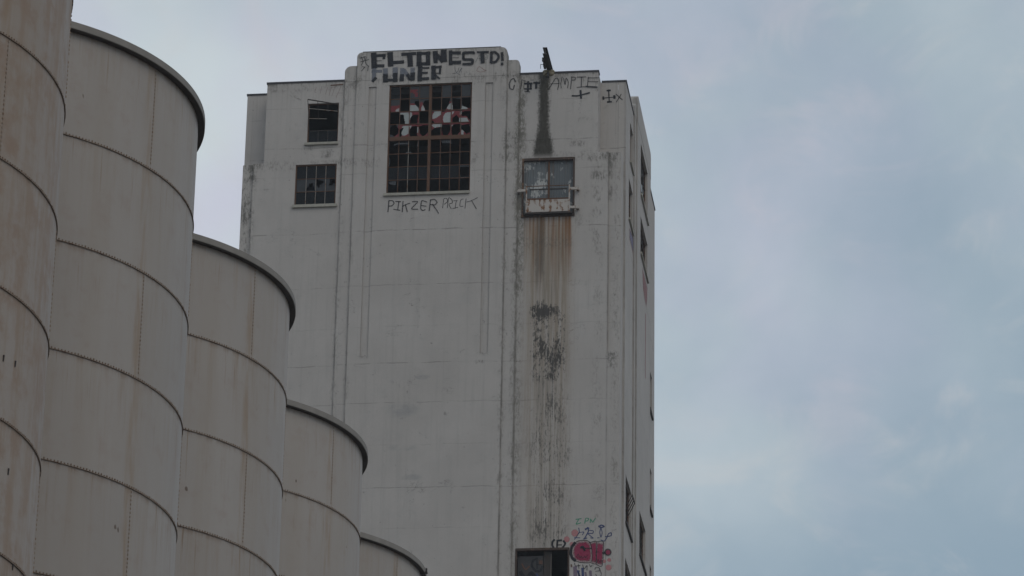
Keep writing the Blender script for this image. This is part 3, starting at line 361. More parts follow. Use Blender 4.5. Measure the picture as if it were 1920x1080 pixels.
def tank_material(name, rust):
    m, t, b = mat(name)
    p = ocoord(t); x, y, z = t.sep(p)
    rnd = t.new('ShaderNodeObjectInfo').outputs['Random']
    w = t.new('ShaderNodeNewGeometry').outputs['Position']
    wp = t.vm('ADD', w, t.vec(t.mul(rnd, 3.0), 0.0, t.mul(rnd, 17.0)))
    ang = t.m('ARCTAN2', y, x)                                   # radians around the tank's axis
    nb = t.noise(t.vm('MULTIPLY', w, (0.5, 0.5, 0.25)), 1.0, 4, 0.6); nm = t.noise(wp, 2.2, 6, 0.65); nf = t.noise(wp, 22.0, 3, 0.6)
    base = t.mix(t.ss(nb, 0.3, 0.7), (0.350, 0.314, 0.289), (0.376, 0.338, 0.311))
    base = t.mix(t.mul(t.ss(nf, 0.55, 0.8), 0.2), base, (0.30, 0.265, 0.24))
    base = t.mix(t.mul(t.sub(rnd, 0.5), 0.5, clamp=True), base, (0.385, 0.36, 0.345))
    base = t.mix(t.mul(t.sub(0.5, rnd), 0.5, clamp=True), base, (0.285, 0.262, 0.247))
    h = 2.074
    fall = t.ss(z, 0.1, h)                                       # strongest just below the joint above
    st = t.noise(t.vec(t.mul(ang, 26.0), t.mul(z, 0.35), t.mul(rnd, 40.0)), 1.0, 4, 0.7)
    st2 = t.noise(t.vec(t.mul(ang, 95.0), t.mul(z, 0.5), t.mul(rnd, 70.0)), 1.0, 3, 0.6)
    wide = t.noise(t.vec(t.mul(ang, 9.0), t.mul(t.sep(w)[2], 0.06), 3.0), 1.0, 4, 0.6)
    c = t.mix(t.mul(t.ss(wide, 0.42, 0.68), 0.20 + 0.5 * rust), base, (0.325, 0.275, 0.225))
    c = t.mix(t.mul(t.mul(t.ss(st, 0.48, 0.72), t.add(fall, 0.25)), 0.16 + 0.5 * rust), c, (0.275, 0.205, 0.145))
    c = t.mix(t.mul(t.mul(t.ss(st2, 0.60, 0.74), t.m('POWER', fall, 2.4)), 0.75 + 0.2 * rust), c, (0.20, 0.115, 0.06))
    # broad run along the line of the vertical seams
    sd_ = t.ab(t.sub(t.add(ang, t.mul(t.sub(t.noise(t.vec(0.0, 0.0, t.mul(z, 1.0)), 1.0, 2), 0.5), 0.03)), -0.372 - 0.035))
    sm = t.mul(t.ss(sd_, 0.045, 0.004), t.ss(t.noise(t.vec(t.mul(ang, 30.0), t.mul(z, 0.8), t.mul(rnd, 25.0)), 1.0, 3), 0.35, 0.65))
    c = t.mix(t.mul(sm, 0.55 + 0.3 * rust), c, (0.275, 0.190, 0.120))
    rl = t.ab(t.sub(ang, 0.02)); c = t.mix(t.mul(t.mul(t.ss(rl, 0.05, 0.0), t.ss(t.noise(t.vec(t.mul(ang, 40.0), t.mul(z, .6), t.mul(rnd, 9.0)), 1.0, 2), .45, .65)), 0.25 + 0.5 * rust), c, (0.235, 0.14, 0.085))
    # rusty bleeding at the joint and pin spots
    jl = t.mul(t.ss(z, h - 0.16, h - 0.02), t.ss(st, 0.35, 0.7))
    c = t.mix(t.mul(jl, 0.5), c, (0.17, 0.10, 0.06))
    rn2 = t.noise(t.vec(t.mul(ang, 14.0), t.mul(z, 0.22), t.mul(rnd, 90.0)), 1.0, 5, 0.62)
    c = t.mix(t.mul(t.mul(t.ss(rn2, 0.54, 0.76), t.add(0.35, t.mul(fall, 0.65))), 0.30 + 0.42 * rust), c, (0.275, 0.195, 0.125))
    bl = t.mul(t.ss(nm, 0.50, 0.72), 0.14 + 0.62 * rust)
    c = t.mix(bl, c, (0.265, 0.18, 0.135))
    pin = t.ss(t.noise(t.vm('MULTIPLY', wp, (3.0, 3.0, 2.0)), 1.0, 2, 0.5), 0.765, 0.79)
    c = t.mix(t.mul(pin, 0.8), c, (0.10, 0.06, 0.04))
    if rust > 0.5: c = t.mix(t.add(0.25, t.mul(t.ss(t.add(t.mul(nm, 0.5), t.mul(rn2, 0.5)), 0.42, 0.60), 0.45)), c, (0.275, 0.188, 0.132))
    t.put(b.inputs['Base Color'], c); b.inputs['Roughness'].default_value = 0.62
    bump(t, b, nb, 0.12, 0.15)
    return m

M = {}
M['wall'] = wall_material()
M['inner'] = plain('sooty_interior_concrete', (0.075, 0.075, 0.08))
M['coping'] = plain('dark_roof_flashing', (0.055, 0.052, 0.058), 0.6)
M['rustframe'] = rust_metal('rusty_brown_window_steel', (0.105, 0.056, 0.036), 0.35, 5.0, (0.12, 0.055, 0.030))
M['hatchframe'] = rust_metal('blackened_rust_steel', (0.060, 0.040, 0.032), 0.30, 4.0, (0.17, 0.10, 0.06))
M['palesteel'] = rust_metal('pale_worn_window_steel', (0.22, 0.20, 0.18), 0.35, 7.0)
M['darksteel'] = rust_metal('dark_rusted_steel', (0.045, 0.038, 0.036), 0.3, 6.0, (0.07, 0.035, 0.022))
M['guard'] = rust_metal('chalky_white_rusted_steel', (0.42, 0.385, 0.355), 0.42, 5.0, (0.17, 0.075, 0.03))
M['sill'] = plain('stained_concrete_sill', (0.33, 0.315, 0.275), 0.9, 0.4, 8.0)
M['mortar'] = plain('stained_mortar_lump', (0.20, 0.175, 0.125), 0.95, 0.4, 12.0)
M['leaf'] = peeling_leaf('peeling_grey_hatch_leaf', (0.13, 0.143, 0.152), (0.40, 0.40, 0.39), 0.045)
M['leaf2'] = peeling_leaf('peeling_dark_hatch_leaf', (0.115, 0.127, 0.136), (0.38, 0.38, 0.37), 0.0)
M['board'] = plain('dull_grey_hatch_board', (0.055, 0.053, 0.055))
M['glass'] = glass('dirty_window_glass', (0.06, 0.063, 0.07), 0.7)
M['glassdark'] = glass('dark_window_glass', (0.009, 0.009, 0.011), 0.40, 0.10)
M['glassgrey'] = plain('grey_painted_glass', (0.035, 0.038, 0.043), 0.5, 0.35, 6.0)
M['gred'] = plain('red_painted_glass', (0.15, 0.024, 0.030), 0.55, 0.3, 9.0)
M['gwhite'] = plain('white_painted_glass', (0.30, 0.32, 0.32), 0.55, 0.25, 9.0)
PC = dict(ink=(0.028, 0.028, 0.034), black=(0.02, 0.021, 0.027), faded=(0.16, 0.175, 0.215), grey=(0.14, 0.15, 0.165), green=(0.09, 0.12, 0.115), red=(0.30, 0.13, 0.11), rust=(0.13, 0.07, 0.05),
          green2=(0.07, 0.30, 0.19), blue=(0.05, 0.065, 0.16), pink=(0.50, 0.21, 0.22), magenta=(0.25, 0.027, 0.070), purple=(0.16, 0.11, 0.19), lilac=(0.17, 0.16, 0.25), rose=(0.28, 0.13, 0.13), rosedk=(0.27, 0.055, 0.07))
CV = dict(black=0.95, ink=0.72, faded=0.66, grey=0.55, green=0.5, red=0.38, rust=0.9, green2=0.75, blue=0.9, pink=0.72, magenta=0.97, purple=0.6, lilac=0.8, rose=0.75, rosedk=0.85)
for k, v in PC.items(): M['p_' + k] = paint('graffiti_paint_' + k, v, CV[k])
M['tank'] = tank_material('stained_pale_tank_steel', 0.10)
M['tankrust'] = tank_material('rust_streaked_tank_steel', 0.75)
M['flange'] = rust_metal('rusted_flange_steel', (0.20, 0.150, 0.115), 0.35, 3.0, (0.12, 0.065, 0.04))
M['bolt'] = rust_metal('rusted_bolt_steel', (0.19, 0.135, 0.10), 0.35, 9.0, (0.13, 0.07, 0.045))
M['seamrivet'] = rust_metal('rusted_seam_rivets', (0.27, 0.205, 0.155), 0.35, 9.0, (0.215, 0.13, 0.08))
M['rim'] = plain('weathered_roof_fascia', (0.235, 0.215, 0.195), 0.75, 0.25, 3.0)
M['soffit'] = plain('dark_soffit', (0.070, 0.060, 0.056), 0.9, 0.4, 4.0)  # darker tone for the underside of the roof overhang
M['roof'] = plain('dull_roof_sheet', (0.20, 0.19, 0.18), 0.7)
M['ground'] = plain('packed_gravel_ground', (0.16, 0.145, 0.125), 0.95, 0.35, 1.5)

# ------------------------------------------------------------------ ground
g = MB(); S = 3000.0
g.quad((-S, -S, 0), (S, -S, 0), (S, S, 0), (-S, S, 0))
gr = g.obj('ground', M['ground']); gr['kind'] = 'structure'

# ------------------------------------------------------------------ the tower
BX, BY = -20.04, 128.0
tower = empty('elevator_tower', (BX, BY, 0), 'tall white concrete elevator tower with graffiti, broken windows and a rust-stained front', 'tower')
ROOF = 62.46

def facade(us, zs, off, emit, reveal=0.16, far=-1.0):
    """mesh of a wall given as rectangles at differing offsets; off(u,z) -> offset, None = opening, 'x' = nothing"""
    us = sorted(set(round(u, 4) for u in us)); zs = sorted(set(round(z, 4) for z in zs))
    O = [[off((us[i] + us[i + 1]) / 2, (zs[j] + zs[j + 1]) / 2) for j in range(len(zs) - 1)] for i in range(len(us) - 1)]
    mb = MB()
    def base(o, other):
        if o is None: return (other if isinstance(other, float) else 0.0) - reveal
        if o == 'x': return far
        return o
    def g(i, j):
        if 0 <= i < len(us) - 1 and 0 <= j < len(zs) - 1: return O[i][j]
        return 'x'
    for i in range(len(us) - 1):
        for j in range(len(zs) - 1):
            o = O[i][j]
            if isinstance(o, float):
                mb.quad(emit(us[i], o, zs[j]), emit(us[i + 1], o, zs[j]), emit(us[i + 1], o, zs[j + 1]), emit(us[i], o, zs[j + 1]))
    for i in range(len(us)):
        for j in range(len(zs) - 1):
            a, b = g(i - 1, j), g(i, j)
            if a == b or not (isinstance(a, float) or isinstance(b, float)): continue
            oa, ob = base(a, b), base(b, a)
            mb.quad(emit(us[i], oa, zs[j]), emit(us[i], ob, zs[j]), emit(us[i], ob, zs[j + 1]), emit(us[i], oa, zs[j + 1]))
    for j in range(1, len(zs)):
        for i in range(len(us) - 1):
            a, b = g(i, j - 1), g(i, j)
            if a == b or not (isinstance(a, float) or isinstance(b, float)): continue
            oa, ob = base(a, b), base(b, a)
            mb.quad(emit(us[i], oa, zs[j]), emit(us[i + 1], oa, zs[j]), emit(us[i + 1], ob, zs[j]), emit(us[i], ob, zs[j]))
    return mb

FW = dict(big=(-1.66, 1.61, 57.53, 62.17), ul=(-4.88, -3.66, 59.85, 61.55), ll=(-5.28, -3.66, 57.22, 58.94), hatch=(3.62, 5.67, 56.44, 58.86), low=(3.61, 5.63, 40.55, 43.05))
def foff(x, z):
    ax = abs(x)
    for (a, b, c, d) in FW.values():
        if a < x < b and c < z < d: return None
    if z > 59.05 and ax > 6.55: return 'x'
    if ax > 6.97 and 50.78 < z: return -0.12
    if ax < 2.98:
        if (-2.47 < x < -2.17 or 2.14 < x < 2.44) and 50.82 < z < 62.12: return 0.07
        return 0.12
    if ax < 3.46: return 0.06
    return 0.0
us = [-7.4, -6.97, -6.55, -3.46, -2.98, -2.47, -2.17, 2.14, 2.44, 2.98, 3.46, 6.55, 6.97, 7.46]
zs = [0, 50.78, 50.82, 59.05, 62.12, 62.40, ROOF]
for (a, b, c, d) in FW.values(): us += [a, b]; zs += [c, d]
facade(us, zs, foff, lambda u, o, z: (u, -o, z)).obj('wall', M['wall'], tower, fix=True)

# side wall, facing +X
SW = dict(c1a=(2.77, 3.99, 59.85, 61.52), c1b=(2.37, 3.99, 57.25, 58.95), c2a=(6.1, 9.2, 59.88, 62.1), c2b=(6.1, 9.2, 57.33, 58.92),
          c1l=(1.7, 3.99, 44.58, 46.44), c1m=(1.65, 3.99, 41.2, 43.15), c2l=(6.1, 8.7, 44.72, 46.47), c3a=(11.5, 12.8, 52.7, 54.45), c3b=(11.45, 12.75, 48.48, 50.28), c3c=(11.45, 12.75, 44.4, 46.15))
YB = 13.9
def soff(y, z):
    for (a, b, c, d) in SW.values():
        if a < y < b and c < z < d: return None
    if 4.67 < y < 10.63: return 0.12
    if 4.19 < y < 11.11: return 0.06
    return 0.0
us = [1.0, 4.19, 4.67, 10.63, 11.11, YB]; zs = [0, ROOF]
for (a, b, c, d) in SW.values(): us += [a, b]; zs += [c, d]
facade(us, zs, soff, lambda u, o, z: (7.54 + o, u, z), far=-0.3).obj('wall', M['wall'], tower, fix=True)
# remaining sides, the set-back corner strips and the roof deck
w = MB()
w.box(-7.54, -7.30, 1.0, YB, 0, ROOF)
w.obj('wall', M['wall'], tower)
w = MB(); w.box(-7.30, 7.23, YB - 0.3, YB - 0.003, 0, ROOF); w.obj('wall', M['wall'], tower)
for sx in (-1, 1):
    w = MB()
    xa, xb = (6.30, 7.235) if sx > 0 else (-7.297, -6.30)
    w.quad((xa, 1.0, 58.5), (xb, 1.0, 58.5), (xb, 1.0, ROOF), (xa, 1.0, ROOF))
    xa, xb = (7.15, 7.235) if sx > 0 else (-7.297, -7.2)
    w.quad((xa, 1.0, 0), (xb, 1.0, 0), (xb, 1.0, 58.5), (xa, 1.0, 58.5))
    w.obj('corner_strip', M['wall'], tower)
    w = MB(); xa, xb = (6.56, 7.33) if sx > 0 else (-7.27, -6.56)
    w.box(xa, xb, 0.13, 0.995, 58.6, 59.045); w.obj('shoulder_ledge', M['wall'], tower)
w = MB(); w.box(-7.42, -7.541, 1.6, 4.2, 0, 58.9); w.obj('side_pier', M['wall'], tower)
w = MB(); w.box(-7.63, -7.541, 4.2, 11.1, 0, 58.85); w.obj('side_pier', M['wall'], tower)
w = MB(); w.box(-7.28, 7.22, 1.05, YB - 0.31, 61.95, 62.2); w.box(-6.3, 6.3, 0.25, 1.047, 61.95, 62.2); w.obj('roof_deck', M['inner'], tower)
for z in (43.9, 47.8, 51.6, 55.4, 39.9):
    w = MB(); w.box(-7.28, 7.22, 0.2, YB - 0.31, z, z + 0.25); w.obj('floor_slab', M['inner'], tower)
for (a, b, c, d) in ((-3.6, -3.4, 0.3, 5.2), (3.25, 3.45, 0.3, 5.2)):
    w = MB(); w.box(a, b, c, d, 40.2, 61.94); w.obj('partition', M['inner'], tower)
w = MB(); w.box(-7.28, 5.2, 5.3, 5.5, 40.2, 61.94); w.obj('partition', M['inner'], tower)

# parapets with rounded shoulders
def rounded(x0, x1, z0, z1, rl, rr, n=7):
    pts = [(x0, z0), (x1, z0)]
    for r, cx, a0 in ((rr, x1, 0.0), (rl, x0, math.pi / 2)):
        if r <= 0: pts.append((cx, z1)); continue
        c = cx - r if cx == x1 else cx + r
        for i in range(n + 1):
            a = a0 + (math.pi / 2) * i / n
            pts.append((c + r * math.cos(a), z1 - r + r * math.sin(a)))
    return pts
w = MB(); w.prism(rounded(-2.98, 2.98, 62.405, 63.63, 0.20, 0.24), -0.128, 0.35); w.obj('parapet', M['wall'], tower)
w = MB(); w.prism(rounded(-3.46, -2.983, 62.405, 63.08, 0.26, 0), -0.068, 0.32); w.obj('parapet', M['wall'], tower)
w = MB(); w.prism(rounded(2.983, 3.46, 62.405, 63.08, 0, 0.16), -0.068, 0.32); w.obj('parapet', M['wall'], tower)
def side_prism(y0, y1, z1, x0, x1, rl, rr):
    w = MB(); w.prism(rounded(y0, y1, 62.465, z1, rl, rr), -x1, -x0)
    w.v = [(-b, a, c) for (a, b, c) in w.v]; return w
side_prism(4.67, 10.63, 63.60, 7.3, 7.668, .2, .2).obj('parapet', M['wall'], tower)
side_prism(4.19, 4.667, 63.05, 7.28, 7.608, .22, 0).obj('parapet', M['wall'], tower)
side_prism(10.633, 11.11, 63.05, 7.28, 7.608, 0, .22).obj('parapet', M['wall'], tower)
# flashing along the roof edges
def cop(x0, x1, y0, y1, z0, z1):
    w = MB(); w.box(x0, x1, y0, y1, z0, z1); w.obj('coping', M['coping'], tower)
cop(-6.58, -3.463, -0.03, 0.35, 62.463, 62.53)
cop(3.463, 4.36, -0.03, 0.35, 62.463, 62.53); cop(4.84, 6.58, -0.03, 0.35, 62.463, 62.53)
cop(6.583, 7.57, 0.97, 1.3, 62.463, 62.53); cop(-7.57, -6.583, 0.97, 1.3, 62.463, 62.53)
cop(7.3, 7.57, 1.303, 4.187, 62.463, 62.53); cop(7.3, 7.57, 11.113, YB + .03, 62.463, 62.53)
cop(-7.57, -7.3, 1.303, YB, 62.463, 62.53)
cop(-2.76, 2.72, -0.14, 0.36, 63.633, 63.655)

# ------------------------------------------------------------------ windows
def inpoly(x, z, P):
    r = False; j = len(P) - 1
    for i in range(len(P)):
        if (P[i][1] > z) != (P[j][1] > z) and x < (P[j][0] - P[i][0]) * (z - P[i][1]) / (P[j][1] - P[i][1]) + P[i][0]: r = not r
        j = i
    return r
def inany(x, z, L): return any(inpoly(x, z, P) for P in L)

GL = [M['glassgrey'], M['gred'], M['gwhite'], M['glass'], M['glassdark']]
def pane(parent, x0, x1, z0, z1, y, keepf, matf, n=(1, 1)):
    """a pane: thin sheet cut into small facets, broken ones left out"""
    nx, nz = n; cell = {}
    for i in range(nx):
        for j in range(nz):
            xa, xb = x0 + (x1 - x0) * i / nx, x0 + (x1 - x0) * (i + 1) / nx
            za, zb = z0 + (z1 - z0) * j / nz, z0 + (z1 - z0) * (j + 1) / nz
            pts = [q for q in [(xa, za), (xb, za), (xb, zb), (xa, zb)] if keepf(*q)]
            if len(pts) >= 3: cell[i, j] = (pts, matf((xa + xb) / 2, (za + zb) / 2))
    todo = set(cell)
    while todo:
        grp = [todo.pop()]; k = 0
        while k < len(grp):
            i, j = grp[k]; k += 1
            for q in ((i + 1, j), (i - 1, j), (i, j + 1), (i, j - 1)):
                if q in todo and len(set(cell[q][0]) & set(cell[i, j][0])) >= 2: todo.discard(q); grp.append(q)
        if len(grp) < 3 and nx > 1: continue
        mb = MB()
        for q in grp: mb.poly([(u, y, v) for u, v in cell[q][0]], cell[q][1])
        o = mb.obj('pane', GL, parent, fix=True)
        sm = o.modifiers.new('thickness', 'SOLIDIFY'); sm.thickness = 0.006; sm.offset = 0

# the large multi-pane window
a, b, c, d = FW['big']; YF = -0.03                       # frame plane (wall face is at -0.12)
fr = MB(); fr.box(a, a + .05, YF - .02, YF + .04, c, d); fr.box(b - .05, b, YF - .02, YF + .04, c, d); fr.box(a + .05, b - .05, YF - .02, YF + .04, d - .05, d); fr.box(a + .05, b - .05, YF - .02, YF + .04, c, c + .045)
big = fr.obj('window', M['rustframe'], tower, label='large broken steel window of many panes, some painted red and white')
xm = (a + b) / 2 - 0.005; zm = 59.87
w = MB(); w.box(xm - .055, xm + .055, YF - .045, YF + .035, c + .045, zm - .085); w.obj('mullion', M['rustframe'], big)
w = MB(); w.box(xm - .055, xm + .055, YF - .045, YF + .035, zm + .085, d - .05); w.obj('mullion', M['rustframe'], big)
w = MB(); w.box(a + .05, b - .05, YF - .05, YF + .035, zm - .083, zm - .02); w.box(a + .05, b - .05, YF - .043, YF + .035, zm - .016, zm + .083); w.obj('transom', M['rustframe'], big)
w = MB(); w.box(a - .09, b - .003, -0.20, 0.05, c - .11, c - .003); w.obj('sill', M['sill'], big)
xl = [a + .05 + (xm - .055 - a - .05) * i / 4 for i in range(5)]; xr = [xm + .055 + (b - .05 - xm - .055) * i / 4 for i in range(5)]
zt = [zm + .083 + (d - .05 - zm - .083) * i / 4 for i in range(5)]; zb_ = [c + .045 + (zm - .083 - c - .045) * i / 4 for i in range(5)]
for X in (xl, xr):
    for x in X[1:4]:
        for Z in (zb_, zt):
            w = MB(); w.box(x - .012, x + .012, YF - .015, YF + .02, Z[0], Z[4]); w.obj('glazing_bar', M['rustframe'] if random.random() < .6 else M['palesteel'], big)
    for Z in (zb_, zt):
        for z in Z[1:4]:
            w = MB(); w.box(X[0], X[4], YF - .018, YF + .022, z - .013, z + .013); w.obj('glazing_bar', M['rustframe'], big)
MISS = {(0, 6), (0, 3)}
def topmat(x, z):
    if inany(x, z, WINP['white']): return 2
    if inany(x, z, WINP['grey']): return 0
    if inany(x, z, WINP['red']): return 1
    return 0
ALLMISS_T = {(3, 1), (3, 4), (3, 6), (2, 1), (2, 4), (1, 0), (1, 3)}
cols = [(xl[i] + .012, xl[i + 1] - .012) for i in range(4)] + [(xr[i] + .012, xr[i + 1] - .012) for i in range(4)]
for ci, (x0, x1) in enumerate(cols):
    for ri in range(4):
        if (ri, ci) in ALLMISS_T: continue
        z0, z1 = zt[ri] + .013, zt[ri + 1] - .013
        if ri == 3: pane(big, x0, x1, z0, z1, YF + .004, lambda x, z: True, (lambda x, z: 4) if ci == 0 else topmat, (6, 8))
        else: pane(big, x0, x1, z0, z1, YF + .004, lambda x, z: not inany(x, z, WINP['holes']), topmat, (16, 20))
    for ri in range(4):
        z0, z1 = zb_[ri] + .013, zb_[ri + 1] - .013
        if ri == 1 and ci != 7: pane(big, x0, x1, z0, z1, YF + .004, lambda x, z: True, lambda x, z: 4, (1, 1))
        else: pane(big, x0, x1, z0, z1, YF + .004, lambda x, z: inany(x, z, WINP['keep']), lambda x, z: 3, (14, 16))

# upper left window, its sash twisted outwards at the top
a, b, c, d = FW['ul']; YF = 0.08
fr = MB(); fr.box(a, a + .04, YF - .02, YF + .04, c, d); fr.box(b - .04, b, YF - .02, YF + .04, c, d); fr.box(a + .04, b - .04, YF - .02, YF + .04, d - .035, d); fr.box(a + .04, b - .04, YF - .02, YF + .04, c, c + .03)
ul = fr.obj('window', M['rustframe'], tower, label='small empty window, its bent steel sash swung out above the top')
w = MB(); w.box(a - .08, b + .02, -0.09, 0.11, c - .1, c - .003); w.obj('sill', M['sill'], ul)
zs_ = c + .55
w = MB(); w.box(a + .04, b - .04, YF - .015, YF + .02, zs_ - .014, zs_ + .014); w.obj('glazing_bar', M['darksteel'], ul)
for i in (1, 2):
    x = a + .04 + (b - a - .08) * i / 3; w = MB(); w.box(x - .01, x + .01, YF - .012, YF + .018, c + .03, zs_ - .014); w.obj('glazing_bar', M['darksteel'], ul)
for i in range(3):
    x0 = a + .04 + (b - a - .08) * i / 3 + .012; x1 = a + .04 + (b - a - .08) * (i + 1) / 3 - .012
    pane(ul, x0, x1, c + .035, zs_ - .016, YF + .004, lambda x, z: True, lambda x, z: 4)
sx0, sx1, sz0, sz1 = a + .07, b - .05, zs_ + .02, d - .06
def sp(u, v): return (sx0 + (sx1 - sx0) * u, 0.03 - 0.56 * (1 - u) * v ** 1.3, sz0 + (sz1 - sz0) * v)
sash = MB(); sash.bar(sp(0, 1), sp(1, 1), .035, .035); sash.bar(sp(0, 0), sp(0, 1), .022, .022, (0, 1, 0))
so = sash.obj('sash', M['darksteel'], ul)
for u in (.33, .67):
    w = MB(); w.bar(sp(u, .38 if u < .5 else .64), sp(u, 1), .02, .02, (0, 1, 0)); w.obj('sash_bar', M['darksteel'], ul)
for v, u1 in ((.72, 1.0), (.40, .62)):
    w = MB(); w.bar(sp(0, v), sp(u1, v), .022, .022); w.obj('sash_bar', M['palesteel'], ul)

# lower left window
a, b, c, d = FW['ll']; YF = 0.06
fr = MB(); fr.box(a, a + .045, YF - .02, YF + .04, c, d); fr.box(b - .045, b, YF - .02, YF + .04, c, d); fr.box(a + .045, b - .045, YF - .02, YF + .04, d - .05, d); fr.box(a + .045, b - .045, YF - .02, YF + .04, c, c + .03)
ll = fr.obj('window', M['rustframe'], tower, label='small rust-framed window with dark dirty panes')
w = MB(); w.box(a - .07, b + .07, -0.09, 0.09, c - .12, c - .003); w.obj('sill', M['sill'], ll)
xs = [a + .045 + (b - a - .09) * i / 4 for i in range(5)]; zz = [c + .03 + (d - c - .08) * i / 3 for i in range(4)]
for i in (1, 2, 3):
    w = MB(); w.box(xs[i] - .012, xs[i] + .012, YF - .014, YF + .02, zz[0], zz[3]); w.obj('glazing_bar', M['palesteel'], ll)
for j in (1, 2):
    w = MB(); w.box(xs[0], xs[4], YF - .017, YF + .022, zz[j] - .012, zz[j] + .012); w.obj('glazing_bar', M['rustframe'], ll)
rr = random.Random(5)
for i in range(4):
    for j in range(3):
        cx, cz, ph = rr.uniform(xs[i] + .1, xs[i + 1] - .1), rr.uniform(zz[j] + .1, zz[j + 1] - .1), rr.uniform(0, 6)
        hole = (j == 1 and i > 0)
        def kf(x, z, cx=cx, cz=cz, ph=ph, hole=hole):
            if not hole: return True
            an = math.atan2(z - cz, x - cx); return math.hypot(x - cx, z - cz) > .13 + .05 * math.sin(3 * an + ph) + .03 * math.sin(7 * an)
        pane(ll, xs[i] + .013, xs[i + 1] - .013, zz[j] + .013, zz[j + 1] - .013, YF + .004, kf, lambda x, z, j=j: 0 if j == 1 else 4, (12, 14) if hole else (1, 1))

# side windows
SL = dict(c1a='top side window next to the front corner', c1b='second side window next to the front corner', c2a='wide side window under the side parapet', c2b='wide side window below the topmost wide one',
          c1l='lower side window with an open hopper sash', c1m='lowest side window next to the front corner', c2l='lower wide side window', c3a='upper far side window', c3b='middle far side window', c3c='lower far side window')
for key, (a, b, c, d) in SW.items():
    o = 7.54 + (.12 if key.startswith('c2') else 0.0); XF = o - .12
    fr = MB(); fr.box(XF - .03, XF + .02, a, a + .05, c, d); fr.box(XF - .03, XF + .02, b - .05, b, c, d); fr.box(XF - .03, XF + .02, a + .05, b - .05, d - .05, d); fr.box(XF - .03, XF + .02, a + .05, b - .05, c, c + .04)
    wo = fr.obj('window', M['rustframe'], tower, label=SL[key])
    w = MB(); w.box(o - .12, o + .07, a - .06, min(b + .06, 13.8), c - .09, c - .003); w.obj('sill', M['darksteel'] if key in ('c1l', 'c2l', 'c3a', 'c3b', 'c3c') else M['sill'], wo)
    nb_ = 6 if key.startswith('c2') else 4
    for i in range(1, nb_):
        y = a + .05 + (b - a - .1) * i / nb_
        w = MB(); w.box(XF - .02, XF + .012, y - .012, y + .012, c + .04, d - .05); w.obj('glazing_bar', M['darksteel'], wo)
    for j in (1, 2):
        z = c + .04 + (d - c - .09) * j / 3
        w = MB(); w.box(XF - .022, XF + .014, a + .05, b - .05, z - .012, z + .012); w.obj('glazing_bar', M['darksteel'], wo)
    for i in range(nb_):
        for j in range(3):
            if rr.random() < .55: continue
            y0 = a + .05 + (b - a - .1) * i / nb_ + .013; y1 = a + .05 + (b - a - .1) * (i + 1) / nb_ - .013
            z0 = c + .04 + (d - c - .09) * j / 3 + .013; z1 = c + .04 + (d - c - .09) * (j + 1) / 3 - .013
            w = MB(); w.box(XF - .006, XF, y0, y1, z0, z1, 0); w.obj('pane', M['glassdark'], wo)
    if key == 'c1l':       # open hopper sash: a grid of bars tilted out of the opening
        def hp(u, v): return (o - .06 + .24 * v, a + .75 + 1.0 * u, c + .80 + .50 * v)
        h = MB()
        for v in (0, 1): h.bar(hp(0, v), hp(1, v), .035, .035)
        for u in (0, 1 / 3, 2 / 3, 1): h.bar(hp(u, 0), hp(u, 1), .03, .03, (0, 1, 0))
        h.obj('sash', M['darksteel'], wo)

# ------------------------------------------------------------------ loading hatch with its guard, lower hatch, hoist beam
a, b, c, d = FW['hatch']
fr = MB(); fr.box(a, a + .07, -.02, .14, c, d); fr.box(b - .07, b, -.02, .14, c, d); fr.box(a + .07, b - .07, -.03, .14, d - .10, d); fr.box(a - .01, b + .01, -.05, .14, c - .06, c + .05)
hat = fr.obj('hatch', M['hatchframe'], tower, label='rusty framed loading hatch with two peeling grey leaves')
xm = 4.66
w = MB(); w.box(a + .07, xm - .035, .10, .13, c + .05, d - .10); w.obj('hatch_leaf', M['leaf'], hat)
w = MB(); w.box(xm + .035, b - .07, .10, .13, c + .05, d - .10); w.obj('hatch_leaf', M['leaf2'], hat)
w = MB(); w.box(xm - .033, xm + .033, .05, .14, c + .05, d - .10); w.obj('meeting_stile', M['rustframe'], hat)
w = MB(); w.box(a + .3, b - .3, .085, .097, c + 1.13, c + 1.17); w.obj('leaf_rail', M['darksteel'], hat)
gx0, gx1 = 3.83, 5.49
gd = MB(); gd.box(gx0 + .03, gx1 - .03, -.20, -.185, 56.52, 57.03)
gu = gd.obj('guard_rail', M['guard'], tower, label='white rusted sheet guard across the foot of the hatch')
for x in (gx0, gx1):
    w = MB(); w.box(x - .025, x + .025, -.215, -.17, 56.50, 57.62); w.obj('post', M['guard'], gu)
w = MB(); w.box(gx0 + .026, gx1 - .026, -.21, -.18, 57.035, 57.085); w.obj('rail', M['rustframe'], gu)
w = MB(); w.box(gx0 + .026, gx1 - .026, -.205, -.185, 57.585, 57.615); w.obj('rail', M['rustframe'], gu)
w = MB(); w.box(gx0 - .12, gx1 + .12, -.21, .0, 56.44, 56.498); w.obj('shelf', M['darksteel'], gu)
for (x0, x1, z) in ((3.51, gx0 - .027, 57.44), (gx1 + .027, 5.81, 57.46), (gx1 + .027, 5.81, 56.68)):
    w = MB(); w.box(x0, x1, -.21, -.16, z - .05, z + .05)
    xe = x0 if x0 < 4 else x1
    w.box(xe - .05, xe + .05, -.158, -.002, z - .045, z + .045); w.obj('bracket', M['guard'], gu)

